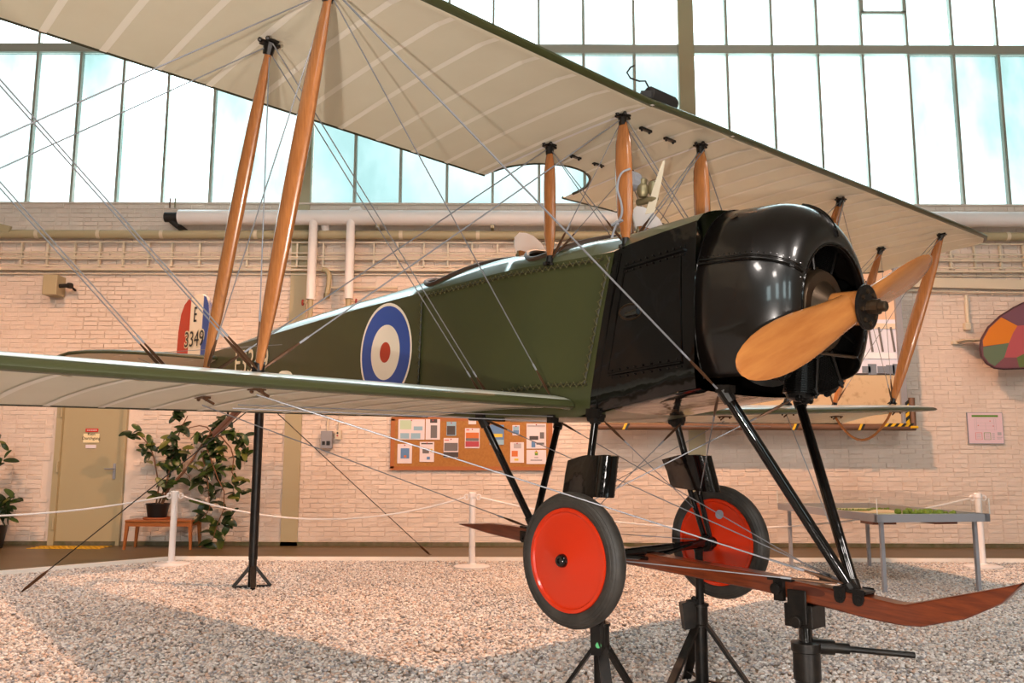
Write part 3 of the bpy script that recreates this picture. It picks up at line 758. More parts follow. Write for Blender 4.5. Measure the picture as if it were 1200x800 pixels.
# serial on the rear fuselage: rows run forward, read from starboard
def onside(x, z, d):
    p = Vector(L_((x, itp(T_W, x) + d, z))); q = Vector(L_((x + .1, itp(T_W, x + .1) + d, z))); return frame(p, q - p, (0, 0, 1))
mb = AM(); c = (-4.15, itp(T_W, -4.15), -1.40); mb.rings([[(c[0] + dx, c[1] + .055 * math.sin(PI * k / 8) * r_, c[2] + .05 * math.cos(PI * k / 8) * r_) for k in range(9)] for dx, r_ in ((-.10, 1), (-.04, 1), (.04, .75), (.10, .15))], False, closed=False); mb.build('cable_fairing', m_lin, plane, smooth=True)
text('serial_number', 'E3349', .37, onside(-5.10, -1.25, .008), m_txtw, plane, xs=1.02)['label'] = 'cream serial E3349 on the rear fuselage'

# ---- tail
mb = AM(); rows = []
tp = [(-6.15, 0), (-6.17, .5), (-6.2, .95), (-6.27, 1.2), (-6.40, 1.38), (-6.62, 1.50), (-6.9, 1.53), (-7.2, 1.46), (-7.38, 1.30), (-7.45, 1.0), (-7.45, .5), (-7.40, .05)]
for sgn, lab in ((1, 'starboard'), (-1, 'port')):
    mb = AM(); zt = lambda x: -1.165 - .08 * (-6.2 - x) - (.17 * (-6.85 - x) if x < -6.85 else 0)
    up_ = [(x, y * sgn, zt(x) + .02) for x, y in tp]; dn = [(x, y * sgn, zt(x) - .012) for x, y in tp]; ce_ = [(lerp(x, -6.8, .06), y * sgn * .95, zt(x) + .03) for x, y in tp]
    mb.rings([ce_, up_, dn], mi=0); mb.m[-2:] = [0, 1]
    t = mb.build('tailplane', [m_green, m_lin], plane, label=lab + ' tailplane and elevator')
    q = AM(); q.tube([(x, y * sgn, zt(x)) for x, y in tp], .018, 8); q.build('tailplane_edge', m_green, t, smooth=True)
    q = AM(); q.tube([(-6.85, .06 * sgn, zt(-6.85)), (-6.85, 1.48 * sgn, zt(-6.85))], .012, 6); q.build('elevator_hinge', m_iron, t)
    for y in (.35, .7, 1.1): AM().box((-6.5, y * sgn, zt(-6.5) - .014), (.62, .02, .004)).build('rib_tape', m_tape, t)
    q = AM(); q.bar((-6.9, .62 * sgn, zt(-6.9) - .09), (-6.9, .62 * sgn, zt(-6.9) + .11), .03, .012); q.build('control_horn', m_iron, t)
    wire((-6.9, .62 * sgn, zt(-6.9) - .09), (-4.55, .24 * sgn, -1.36), .003); wire((-6.9, .62 * sgn, zt(-6.9) + .11), (-4.3, .24 * sgn, -1.10), .003)
    wire((-6.4, 1.0 * sgn, -1.165), (-6.6, .05 * sgn, -1.45), .003)
rp_ = [(-7.557, -1.04), (-7.552, -.79), (-7.50, -.56), (-7.40, -.44), (-7.25, -.375), (-7.05, -.345), (-6.88, -.355), (-6.74, -.40), (-6.66, -.50), (-6.62, -.64), (-6.60, -1.0), (-6.62, -1.40), (-6.95, -1.55), (-7.35, -1.45)]
def clip(poly, x0, x1):
    def cut(p, f, keep):
        o = []
        for i in range(len(p)):
            a, b = p[i], p[(i + 1) % len(p)]
            ia, ib = keep(a), keep(b)
            if ia: o.append(a)
            if ia != ib: k = (f - a[0]) / (b[0] - a[0]); o.append((f, lerp(a[1], b[1], k)))
        return o
    return cut(cut(poly, x0, lambda q: q[0] >= x0), x1, lambda q: q[0] <= x1)
mb = AM(); mb.rings([[(x, .018, z) for x, z in rp_], [(x, -.018, z) for x, z in rp_]]); rud = mb.build('rudder', m_rwhite, plane, label='rudder striped red, cream and blue')
for (xa_, xb_, mm, nm) in ((-8, -7.205, m_rred, 'red_stripe'), (-6.81, -6, m_rblue, 'blue_stripe')):
    p = clip(rp_, xa_, xb_); mb = AM(); mb.rings([[(x, .021, z) for x, z in p], [(x, -.021, z) for x, z in p]]); mb.build(nm, mm, rud)
def onrud(x, z, d=.024): return frame(Vector(L_((x, d, z))), Vector((1, 0, 0)), (0, 0, 1))
text('letter', 'E', .27, onrud(-7.035, -.60), m_txtb, rud, xs=.8)
text('number_outline', '3349', .27, onrud(-7.02, -.90, .0235), m_txtw, rud, offset=.016, xs=1.12); text('number', '3349', .27, onrud(-7.02, -.90, .026), m_txtb, rud, xs=1.12)
mb = AM(); mb.bar((-5.62, 0, -1.70), (-6.30, 0, -2.02), .05, .07, side=(0, 0, 1)); ts = mb.build('tail_skid', m_skid, plane, bevel=.012)
mb = AM(); mb.tube([(-5.75, .0, -1.5), (-5.80, 0, -1.76)], .02, 8); mb.tube([(-5.75, .12, -1.5), (-5.95, 0, -1.84)], .012, 8); mb.tube([(-5.75, -.12, -1.5), (-5.95, 0, -1.84)], .012, 8); mb.build('skid_post', m_iron, ts)

# ---- cowling
ZC = -1.144
def sup(t, a, b, n):
    c, s = math.cos(t), math.sin(t); r = (abs(c / b) ** n + abs(s / a) ** n) ** (-1 / n); return r * s, r * c
def cowl_pt(t, prof):
    x, k, d = prof
    a = lerp(.488, .335, k) + d; b = lerp(.558, .335, k) + d; n = lerp(2.35, 2.0, min(1, k * 2.5 + max(0, (x - .6) / .5)))
    y, z = sup(t, a, b, n); return (x, y, ZC + z + .012 * (1 - k))
PR = [(.60, 0, 0), (.70, 0, 0), (.80, 0, 0)]
for k in range(1, 13):
    u = PI / 2 * k / 12; PR.append((.84 + .26 * math.sin(u) ** 1.0, (1 - math.cos(u)), 0))
PR += [(1.095, 1.0, -.012), (1.07, 1, -.016)]
TA = 2.32
ts_ = [-TA + 2 * TA * k / 72 for k in range(73)]
cowl = AM().grid([[cowl_pt(t, p) for t in ts_] for p in PR]).build('cowling', m_cowl, plane, smooth=True, label='rounded gloss black engine cowling open at the front')
md = cowl.modifiers.new('thickness', 'SOLIDIFY'); md.thickness = .006; md.offset = -1
# rear band and seams
mb = AM(); mb.tube([cowl_pt(t, (.602, 0, .002)) for t in ts_], .005, 6); mb.build('cowl_band', m_blk, cowl)
for sgn in (1, -1):
    mb = AM(); th = sgn * 1.16
    def seam(d, e): return [Vector(cowl_pt(th, p)) + Vector((0, sgn * e, d)) for p in [(.605, 0, 0)] + PR[1:14]]
    mb.tube(seam(0, .004), .007, 6)
    for d in (-.022, .022): mb.tube(seam(d, .001), .0028, 5)
    for d in (-.034, .034):
        pts = seam(d, .003); acc = 0
        for i in range(len(pts) - 1):
            l = (pts[i + 1] - pts[i]).length; q_ = .03 - acc
            while q_ < l: mb.ball(pts[i].lerp(pts[i + 1], q_ / l), .0045, 5); q_ += .03
            acc = l - (q_ - .03)
    mb.build('cowl_seam', m_blk, cowl)
mb = AM(); q = [Vector(cowl_pt(-.02, p)) for p in PR[4:14]]
mb.tube([p + Vector((.004, 0, .004)) for p in q], .010, 6); mb.build('top_strap', m_blk, cowl)
mb = AM()
for k in range(60):
    t = -TA + 2 * TA * k / 59; p = cowl_pt(t, (1.096, .96, 0)); mb.ball(p, .004, 5)
mb.build('lip_rivets', m_blk, cowl)
mb = AM(); mb.tube([cowl_pt(t, (1.098, 1.0, -.003)) for t in ts_], .007, 6); mb.build('cowl_lip', m_blk, cowl)
mb = AM(); p, q = cowl_pt(2.25, (1.08, 1, 0)), cowl_pt(-2.0, (1.08, 1, 0)); mb.tube([(1.08, .25, -1.372), (1.08, -.285, -1.362)], .008, 8); mb.build('brace_rod', m_brownmetal, cowl)
# firewall behind the engine, grips on the cowl
mb = AM(); mb.add([(.72, *(lambda y, z: (y, ZC + z))(*sup(2 * PI * k / 40, .44, .38, 2.2))) for k in range(40)], [tuple(range(40))]); mb.build('firewall', mat('grey_bulkhead', (60, 60, 58), .5, metal=.3), plane)
mb = AM(); p = Vector(cowl_pt(.62, (.70, 0, .004))); mb.bar(p, p + Vector((.03, -.01, .015)), .014, .014); mb.build('cowl_clip', m_brownmetal, cowl)

# ---- rotary engine
eng = AM().lathe((.80, 0, ZC), (1, 0, 0), [(0, .20), (.05, .215), (.22, .215), (.245, .20)], 28).build('crankcase', m_brownmetal, plane, smooth=True)
nc = AM().lathe((.985, 0, ZC), (1, 0, 0), [(0, .225), (.018, .225), (.022, .195), (.06, .15), (.11, .085), (.16, .055), (.20, .05)], 32); nc.build('nose_cone', m_brownmetal, eng, smooth=True)
for k in range(18):
    a = 2 * PI * k / 18; AM().lathe((1.0, .209 * math.sin(a), ZC + .209 * math.cos(a)), (1, 0, 0), [(0, .011), (.018, .011), (.02, .006)], 6).build('bolt', m_blk, eng)
for k in range(9):
    a = rad(14 + 40 * k); d = Vector((0, math.sin(a), math.cos(a))); c0 = Vector((.93, 0, ZC - .025))
    mb = AM(); prof = [(.20, .052), (.215, .060)]
    for j in range(22):
        h = .215 + j * .0085; prof += [(h, .074 + .0006 * j), (h + .004, .074 + .0006 * j), (h + .0045, .066), (h + .008, .066)]
    prof += [(.405, .072), (.425, .064), (.435, .03)]
    mb.lathe(c0, d, prof, 18); cy = mb.build('cylinder', m_cyl, plane, smooth=False)
    mb = AM(); top = c0 + d * .425; sd = Vector((0, d.z, -d.y))
    mb.bar(top - sd * .06 + Vector((.03, 0, 0)), top + sd * .05 + Vector((.03, 0, 0)), .022, .022, side=d); mb.ball(top + Vector((.03, 0, 0)), .028); mb.ball(top + sd * .05 + Vector((.03, 0, 0)), .018); mb.ball(top - sd * .05 + Vector((.02, 0, 0)), .022); mb.tube([top - d * .05 + Vector((.07, 0, 0)), top - d * .02 + Vector((.09, 0, 0))], .016, 8)
    mb.build('rocker', m_cyl, cy)
    mb = AM(); mb.tube([c0 + d * .2 + Vector((.085, 0, 0)), c0 + d * .42 + Vector((.085, 0, 0))], .008, 8); mb.build('push_rod', m_iron, cy)

# ---- propeller
PC = Vector((1.17, 0, ZC)); AX = Vector((0, .938, -.345)).normalized(); XF = Vector((1, 0, 0))
mb = AM(); stn = [(0, .16, .125, 42), (.07, .165, .115, 41), (.13, .172, .10, 38), (.21, .185, .082, 36), (.33, .205, .064, 34), (.46, .226, .050, 32), (.59, .236, .040, 31), (.72, .232, .033, 30), (.83, .212, .027, 29), (.92, .178, .022, 28), (.99, .135, .017, 28), (1.03, .09, .012, 28), (1.05, .04, .008, 28)]
for sgn in (1, -1):
    ax = AX * sgn; T = XF.cross(ax); rg = []
    for r, c, th, be in stn:
        be = rad(be); 
        if r < .1: be = rad(44)
        cd = T * math.cos(be) - XF * math.sin(be); nd = cd.cross(ax)
        if nd.x < 0: nd = -nd
        sw = -.02 * max(0, (r - .4)); ce_ = PC + ax * r + cd * sw
        ring = []
        for k in range(20):
            an = 2 * PI * k / 20; u, v = math.cos(an), math.sin(an)
            ring.append(ce_ + cd * (u * c / 2) + nd * (v * th / 2 * (1.25 if v > 0 else .75)))
        rg.append(ring)
    mb.rings(rg)
prop = mb.build('propeller', m_prop, plane, smooth=True, label='two blade varnished wooden propeller')
mb = AM(); mb.lathe(PC, (1, 0, 0), [(-.075, .085), (.078, .085)], 28); mb.build('hub_block', m_prop, prop, smooth=True)
mb = AM(); mb.lathe(PC + Vector((.078, 0, 0)), (1, 0, 0), [(0, .112), (.014, .112), (.016, .106)], 32); hp = mb.build('hub_plate', m_iron, prop)
for k in range(8):
    a = 2 * PI * k / 8 + .2; AM().lathe(PC + Vector((.092, .078 * math.sin(a), .078 * math.cos(a))), (1, 0, 0), [(0, .013), (.010, .013), (.012, .009)], 6).build('bolt', m_brownmetal, hp)
mb = AM(); mb.lathe(PC + Vector((.092, 0, 0)), (1, 0, 0), [(0, .034), (.02, .034), (.022, .038), (.055, .038), (.057, .026), (.085, .026), (.09, .02)], 12); mb.build('shaft_nut', m_brownmetal, hp)

# ---- undercarriage
def pipe(name, p0, p1, r, parent=plane, m=m_blk, ends=True, label=None):
    mb = AM(); mb.tube([p0, p1], r, 14); o = mb.build(name, m, parent, smooth=True, label=label); return o
for s in (1, -1):
    for nm, a, b in (('front_strut', (.70, .36 * s, -1.575), (1.185, .012 * s, -2.50)), ('rear_strut', (-1.165, .36 * s, -1.745), (-1.02, .012 * s, -2.43))):
        r = .027 if nm == 'front_strut' else .024
        o = pipe('undercarriage_strut', a, b, r, label='%s %s undercarriage strut' % ('starboard' if s > 0 else 'port', nm.split('_')[0]))
        mb = AM(); d = (Vector(b) - Vector(a)).normalized(); mb.tube([Vector(a) - d * .02, Vector(a) + d * .05], .034, 10); mb.tube([Vector(b) - d * .05, Vector(b)], .032, 10); mb.box(Vector(a) + Vector((0, 0, .02)), (.08, .06, .04)); mb.build('strut_joint', m_iron, o)
    top, hub = Vector((-.145, .38 * s, -1.72)), Vector((-.05, .60 * s, -2.48)); dv = hub - top
    leg = pipe('main_leg', top, top + dv * .32, .022, label=('starboard' if s > 0 else 'port') + ' main undercarriage leg')
    mb = AM(); mb.ball(top, .045); mb.box(top + Vector((0, 0, .03)), (.09, .07, .05)); mb.tube([top - Vector((.05, 0, 0)), top + Vector((.05, 0, 0))], .022, 8); mb.build('leg_joint', m_iron, leg)
    if s < 0: pipe('leg_tube', top + Vector((0, 0, .35)) * .3, top, .022, leg)
    for dx in (-.035, .035):
        p = top + dv * .50 + Vector((dx, 0, 0)); pipe('leg_tube', p, hub + Vector((dx * .6, 0, .02)), .017, leg)
    # streamlined box over the rubber springing
    def fsec(f, zoff=True):
        c = top + dv * f; out = []
        for k in range(26):
            a = 2 * PI * k / 26; u = math.cos(a); v = math.sin(a)
            xx = .115 * u if u > 0 else .255 * u
            yy = .072 * v * (1 if u > 0 else (1 + .9 * u) ** 1 if u > -1 else .1)
            x = c.x + .075 + xx; 
            zz = c.z + (.0 if f > .4 else (-.055 * max(0, (-u - .15)) ** 1.3 + .0))
            out.append((x, c.y + yy * max(.12, 1), zz))
        return out
    mb = AM(); mb.rings([fsec(.265), fsec(.42), fsec(.555)]); fa = mb.build('leg_fairing', m_blk, plane, smooth=True, label=('starboard' if s > 0 else 'port') + ' black streamlined leg fairing')
    mb = AM()
    for k in range(9):
        c = top + dv * lerp(.28, .54, k / 8); mb.ball((c.x + .155, c.y + .055, c.z), .006); mb.ball((c.x + .155, c.y - .055, c.z), .006)
    mb.build('fairing_rivets', m_iron, fa)
    # wheel
    yc = .676 * s; wc = Vector((-.02, yc, -2.467))
    wh = bpy.data.objects.new('wheel', None); COL.objects.link(wh); wh.parent = plane; wh['label'] = ('starboard' if s > 0 else 'port') + ' wheel with a red disc and black tyre'
    Rm, rt = .303, .050
    mb = AM(); mb.lathe(wc, (0, 1, 0), [(rt * 1.0 * math.sin(a), Rm + rt * math.cos(a)) for a in [-PI * .86 + 2 * PI * .86 * k / 24 for k in range(25)]], 64, cap=False); mb.build('tyre', m_rub, wh, smooth=True)
    mb = AM()
    for rr, yy in ((.325, .044), (.31, .0495), (.338, .036)):
        for d in (1, -1): mb.tube([(wc.x + rr * math.cos(a), wc.y + d * yy, wc.z + rr * math.sin(a)) for a in [2 * PI * k / 48 for k in range(49)]], .0028, 5)
    mb.build('tyre_ridge', m_rub, wh)
    mb = AM(); mb.lathe(wc, (0, 1, 0), [(-.075, .001), (-.072, .03), (-.034, .235), (-.036, .245), (-.046, .252), (-.046, .268), (-.03, .274), (.03, .274), (.046, .268), (.046, .252), (.036, .245), (.034, .235), (.072, .03), (.075, .001)], 56); mb.build('wheel_disc', m_red, wh, smooth=True)
    mb = AM(); mb.lathe(wc, (0, 1, 0), [(-.10, .030), (-.07, .036), (.07, .036), (.088, .034), (.10, .026), (.10, .014), (.092, .012), (.092, 0)], 20); mb.build('hub_cap', m_blk, wh, smooth=True)
    if s < 0:
        mb = AM(); mb.lathe((wc.x + .035, wc.y + .047, wc.z + .175), (0, 1, .14), [(0, .028), (.006, .028)], 16); mb.build('valve_cover', m_alu, wh)
ax_ = pipe('axle', (-.05, -.60, -2.475), (-.05, .60, -2.475), .028, label='black tubular axle between the wheels')
for s in (1, -1): AM().lathe((-.05, .56 * s, -2.475), (0, s, 0), [(0, .05), (.07, .05), (.075, .035)], 14).build('axle_collar', m_iron, ax_)
AM().tube([(-.02, -.58, -2.44), (-.02, 0, -2.52), (-.02, .58, -2.44)], .012, 8).build('spreader_bar', m_blk, ax_)
# skid
up_ = [(-1.80, -2.518), (-1.45, -2.475), (-1.15, -2.462), (-.5, -2.478), (.2, -2.488), (.7, -2.487), (1.1, -2.500), (1.28, -2.508), (1.40, -2.514), (1.44, -2.512), (1.51, -2.488), (1.69, -2.424), (1.83, -2.374), (1.91, -2.343)]
dn_ = [(-1.80, -2.524), (-1.45, -2.545), (-1.15, -2.552), (-.5, -2.565), (.2, -2.570), (.7, -2.572), (1.1, -2.594), (1.28, -2.606), (1.40, -2.606), (1.44, -2.604), (1.51, -2.595), (1.69, -2.528), (1.83, -2.440), (1.91, -2.347)]
def skw(x): return lerp(.012, .060, min(1, (x + 1.8) / .75)) if x < -1.0 else (.060 if x < 1.5 else lerp(.060, .035, (x - 1.5) / .4))
def res_(t, n):
    o = []
    for i in range(len(t) - 1):
        for k in range(n): o.append((lerp(t[i][0], t[i + 1][0], k / n), lerp(t[i][1], t[i + 1][1], k / n)))
    return o + [t[-1]]
rg = []
for (x, zu), (_, zd) in zip(res_(up_, 3), res_(dn_, 3)):
    y = skw(x) * .8; b_ = .006
    rg.append([(x, -y, zd + b_), (x, -y, zu - b_), (x, -y + b_, zu), (x, y - b_, zu), (x, y, zu - b_), (x, y, zd + b_), (x, y - b_, zd), (x, -y + b_, zd)])
skid = AM().rings(rg).build('landing_skid', m_skid, plane, smooth=True, label='long mahogany landing skid with an upturned toe')
mb = AM(); 
for k in range(12):
    pass
mb.add([(.98 + .085 * math.copysign(min(1, abs(math.cos(a)) ** .7), math.cos(a)), .0492, -2.528 + .020 * math.sin(a)) for a in [2 * PI * k / 24 for k in range(24)]], [tuple(range(24))]); mb.build('finger_groove', mat('groove_wood', (74, 30, 14), .5), skid)
for x in (1.185, -1.02):
    mb = AM()
    for s in (1, -1):
        for dx in (-.045, .045):
            mb.box((x + dx, .052 * s, -2.505), (.055, .008, .05)); mb.lathe((x + dx, .050 * s, -2.530), (0, s, 0), [(0, .026), (.008, .026)], 12); mb.lathe((x + dx, .056 * s, -2.530), (0, s, 0), [(0, .011), (.012, .011)], 8)
    mb.box((x, 0, -2.492 if x > 0 else -2.455), (.16, .10, .012)); mb.build('skid_bracket', m_iron, skid)
mb = AM(); mb.lathe((1.03, -.02, -2.487), (0, 0, 1), [(0, .03), (.045, .024)], 12); mb.build('rubber_stop', m_rub, skid)
mb = AM()
for k in range(6): mb.tube([(1.06 + .02 * k, .012 * (k - 2.5), -2.46 + .004 * k), (1.12 + .012 * k, .010 * (k - 2.5), -2.475)], .008, 6)
mb.build('wire_ends', m_alu, skid)
# leading step stay under the fuselage between the struts, cable pulleys
mb = AM(); mb.tube([(-.95, .36, -1.745), (-1.3, .36, -1.745)], .012, 8); mb.box((-.5, .37, -1.73), (.05, .05, .05)); mb.build('wing_root_fitting', m_iron, plane)
# strut foot plates below the lower wings
for s, ys_ in ((1, (2.29,)), (-1, (-2.29, -4.3))):
    for y in ys_:
        for x in (-.458, -1.055):
            p = under(x, y, xaL, xbL, zleL, zteL, d=.008); mb = AM(); mb.box(p, (.13, .03, .012)); mb.ball((p[0] + .05, y, p[2] - .01), .01); mb.ball((p[0] - .05, y, p[2] - .01), .01); mb.tube([p, (p[0], y - .06 * s, p[2] - .03)], .007, 6)
            mb.build('wire_anchor', m_rust, lws if s > 0 else lwp)
# cane wing-tip hoop below the port wing
for y in (-4.3, 4.3):
    hp_ = [(lerp(-1.10, -.49, k / 16), y, -1.52 - (.30) * math.sin(PI * k / 16) ** .8) for k in range(17)]
    AM().tube(hp_, .013, 8).build('wing_tip_hoop', m_wood, lwp if y < 0 else lws, smooth=True, label='bent cane hoop under the wing')
# wind driven pump on the front cabane strut
pu = AM(); pc_ = Vector((.10, .33, -.395)); pu.tube([(.05, .376, -.36), (.05, .31, -.36)], .055, 14)
pump = pu.build('pump_clamp', m_alu, plane, label='pump clamp on the front cabane strut')
mb = AM(); mb.lathe(pc_ + Vector((.0, -.03, -.06)), (0, 0, 1), [(0, .022), (.02, .034), (.06, .034), (.075, .022), (.10, .026), (.108, .015)], 14); mb.lathe(pc_ + Vector((.05, -.06, -.05)), (0, 0, 1), [(0, .02), (.02, .028), (.07, .028), (.08, .015)], 14); mb.lathe(pc_ + Vector((0, -.05, -.08)), (1, 0, 0), [(-.05, .02), (.06, .02), (.09, .012)], 10); mb.build('pump_body', m_brass, pump, smooth=True)
mb = AM(); a, b = Vector((.235, .29, -.27)), Vector((.150, .29, -.555)); mb.rings([[a + Vector((0, -.004, 0)), a + Vector((.012, 0, 0)), a + Vector((0, .004, 0))], [a.lerp(b, .4) + Vector((-.02, -.004, 0)), a.lerp(b, .4) + Vector((.025, 0, 0)), a.lerp(b, .4) + Vector((-.02, .004, 0))], [b + Vector((-.035, -.004, 0)), b + Vector((.03, 0, 0)), b + Vector((-.035, .004, 0))]]); mb.build('pump_vane', m_cream, pump)
def chaikin(p, n=3):
    p = [Vector(q) for q in p]
    for _ in range(n):
        o = [p[0]]
        for a_, b_ in zip(p, p[1:]): o += [a_.lerp(b_, .25), a_.lerp(b_, .75)]
        p = o + [p[-1]]
    return p
mb = AM(); mb.tube(chaikin([(.09, .40, -.31), (.04, .43, -.33), (.02, .435, -.42), (.06, .44, -.50), (.075, .44, -.58), (.02, .44, -.64), (-.01, .43, -.70)]), .0065, 8); mb.build('fuel_pipe', m_alu, pump, smooth=True)
mb = AM(); mb.ball((.035, .44, -.62), .015); mb.bar((.0, .44, -.63), (.07, .44, -.61), .02, .012); mb.build('pipe_union', m_alu, pump)

# lamp lying on top of the centre section
p = aw((.09, .16, .168)); q = aw((.09, .0, .165))
mb = MB(off(p)); mb.lathe(p, q - p, [(-.10, .03), (-.09, .045), (.0, .047), (.12, .05), (.135, .045)], 16); mb.box(p + (p - q).normalized() * .12 - Vector((0, 0, .02)), (.06, .05, .04))
lt = thing('spotlight', 'small black cylinder lamp lying on top of the upper wing', 'lamp', p); mb.build('lamp_body', m_dark, lt, smooth=True)
mb = MB(off(p)); c = aw((.06, .30, .24)); mb.tube([p + (p - q).normalized() * .08 + Vector((0, 0, .03)), p + (p - q).normalized() * .12 + Vector((0, 0, .07)), c, aw((.05, .37, .24)), aw((.04, .39, .27)), aw((.04, .36, .31)), aw((.04, .33, .33))], .005, 6); mb.build('lead', m_dark, lt, smooth=True)

# ------------------------------------------------------------------ supports under the aircraft
def axle_stand(loc, ztop, label, flag=None, turn=0):
    t = thing('axle_stand', label, 'stand', (loc[0], loc[1], 0), 'axle stands under the wheels'); h = ztop
    f = None; zc = min(h - .28, .52)
    mb = MB(); mb.lathe((0, 0, 0), (0, 0, 1), [(.02, .04), (zc, .04)], 16); mb.build('column', m_iron, t, smooth=True)
    mb = MB(); mb.lathe((0, 0, 0), (0, 0, 1), [(zc - .1, .026), (h - .02, .026), (h, .034)], 14); mb.build('extension_tube', m_brownmetal if flag else m_iron, t, smooth=True)
    mb = MB(); mb.lathe((0, 0, 0), (0, 0, 1), [(zc - .10, .052), (zc - .09, .052), (zc - .085, .046), (zc + .02, .046), (zc + .022, .054), (zc + .035, .054)], 16); co = mb.build('collar', m_iron, t, smooth=True)
    mb = MB(); a = rad(turn); d = Vector((math.cos(a), math.sin(a), 0)); mb.box(d * .075 + Vector((0, 0, zc - .03)), (.09, .055, .16), Matrix.Rotation(a, 3, 'Z') @ Matrix.Rotation(.12, 3, 'Y')); mb.box(d * .05 + Vector((0, 0, zc + .045)), (.07, .03, .03), Matrix.Rotation(a, 3, 'Z')); mb.ball(d * .04 + Vector((0, 0, zc + .065)), .018)
    wd = mb.build('locking_wedge', m_iron, co)
    for k in range(3):
        a = rad(turn + 25 + 120 * k); d = Vector((math.cos(a), math.sin(a), 0)); mb = MB(); mb.bar(d * .035 + Vector((0, 0, zc - .09)), d * .34 + Vector((0, 0, .02)), .055, .018, side=d); mb.bar(d * .03 + Vector((0, 0, .10)), d * .28 + Vector((0, 0, .09)), .03, .008, side=(0, 0, 1)); mb.box(d * .35 + Vector((0, 0, .012)), (.09, .07, .02), Matrix.Rotation(a, 3, 'Z')); mb.build('leg', m_iron, t)
    if flag:
        dd = Vector((.0, -1, 0)); mb = MB(); mb.lathe(Vector((math.cos(rad(turn)) * .075, math.sin(rad(turn)) * .075 - .043, zc - .06)), (0, -1, 0), [(0, .016), (.002, .016)], 16); mb.build('green_sticker', mat('sticker_green', (70, 170, 100), .5), t)
    return t
n_ = aw((-.05, .42, -2.505)); axle_stand((n_.x, n_.y), n_.z, 'black tripod axle stand below the nearer red wheel, with a green round sticker', True, -110)
n_ = aw((-.05, -.50, -2.505)); axle_stand((n_.x, n_.y), n_.z, 'black tripod axle stand beside the farther red wheel', False, 190)
# screw jack under the front of the skid
n_ = aw((.93, 0, -2.58)); t = thing('screw_jack', 'heavy black screw jack with a long handle clamped under the skid', 'jack', (n_.x, n_.y, 0)); h = n_.z
mb = MB(); mb.lathe((0, 0, 0), (0, 0, 1), [(.0, .17), (.02, .17), (.05, .11), (.25, .06), (.36, .058), (.37, .066), (.50, .066), (.505, .072), (.545, .072), (.55, .05)], 20); mb.build('jack_body', m_iron, t, smooth=True)
mb = MB(); mb.lathe((0, 0, 0), (0, 0, 1), [(.53, .034), (h - .10, .034)], 14); mb.build('screw', m_blk, t, smooth=True)
mb = MB(); mb.tube([(-.02, 0, .53), (.13, -.02, .525)], .036, 10); mb.tube([(.12, -.02, .525), (.20, -.03, .52)], .026, 10); mb.tube([(.19, -.03, .52), (.50, -.07, .50)], .015, 10); mb.build('handle', m_iron, t, smooth=True)
rz = Matrix.Rotation(math.atan2(A_F.y, A_F.x), 3, 'Z')
mb = MB(); mb.box((0, 0, h - .075), (.15, .13, .11), rz); mb.box(rz @ Vector((0, -.07, h - .03)), (.10, .012, .16), rz); mb.box(rz @ Vector((0, .07, h - .03)), (.10, .012, .16), rz); mb.lathe(rz @ Vector((0, -.08, h - .10)), rz @ Vector((0, -1, 0)), [(0, .03), (.02, .03)], 10); mb.build('saddle', m_iron, t, bevel=.004)
mb = MB(); mb.box(rz @ Vector((-.09, -.075, h + .04)), (.05, .03, .10), rz); mb.box(rz @ Vector((-.08, -.075, h + .095)), (.13, .04, .015), rz); mb.lathe(rz @ Vector((-.09, -.09, h + .05)), rz @ Vector((0, -1, 0)), [(0, .028), (.03, .028), (.032, .016)], 10); mb.build('clamp', m_iron, t)
# tail support pole
p = ground(295, 688, .02); ptop = aw((-5.72, 0, -1.51)); ptop = Vector((p.x, p.y, ptop.z))
t = thing('tail_support', 'tall dark post on a four-legged foot holding up the tail', 'post', p)
mb = MB(off(p)); mb.lathe(p, (0, 0, 1), [(.0, .045), (.30, .045), (.30, .050), (ptop.z - p.z, .050)], 14); mb.build('pole', m_iron, t, smooth=True)
mb = MB(off(p)); mb.box((p.x, p.y, ptop.z - .02), (.2, .2, .04)); mb.tube([(p.x, p.y, ptop.z - .2), (p.x, p.y, ptop.z - .04)], .065, 12); mb.build('pole_head', m_iron, t)
for k in range(4):
    a = rad(20 + 90 * k); d = Vector((math.cos(a), math.sin(a), 0)); mb = MB(); mb.bar(d * .03 + Vector((0, 0, .22)), d * .20 + Vector((0, 0, .01)), .05, .035, side=(0, 0, 1)); mb.bar(d * .05 + Vector((0, 0, .01)), d * .2 + Vector((0, 0, .01)), .02, .03); mb.build('foot', m_iron, t)
# tie-down cables
def cable(name, a, b, label, r=.006):
    a, b = Vector(a), Vector(b); t = thing(name, label, 'cable', b, 'tie-down cables of the tail post'); f = off(b)
    MB(f).tube([a, b], r, 6).build('strand', m_iron, t); d = (b - a).normalized()
    mb = MB(f); mb.tube([b - d * .34, b - d * .28, b - d * .08, b - d * .02], [.008, .017, .017, .008], 8); mb.build('turnbuckle', m_rust, t)
    mb = MB(f); mb.lathe(b - Vector((0, 0, .02)), (0, 0, 1), [(0, .03), (.03, .02)], 8); mb.build('ground_anchor', m_iron, t); return t
at_ = Vector((p.x, p.y, ptop.z - .10))
cable('tie_down_cable', at_, ground(24, 694, .02), 'thin cable from the tail post down to the gravel at the left')
cable('tie_down_cable', at_ + Vector((.05, 0, 0)), ground(504, 650, -.005), 'thin cable from the tail post to the brown floor behind the gravel')

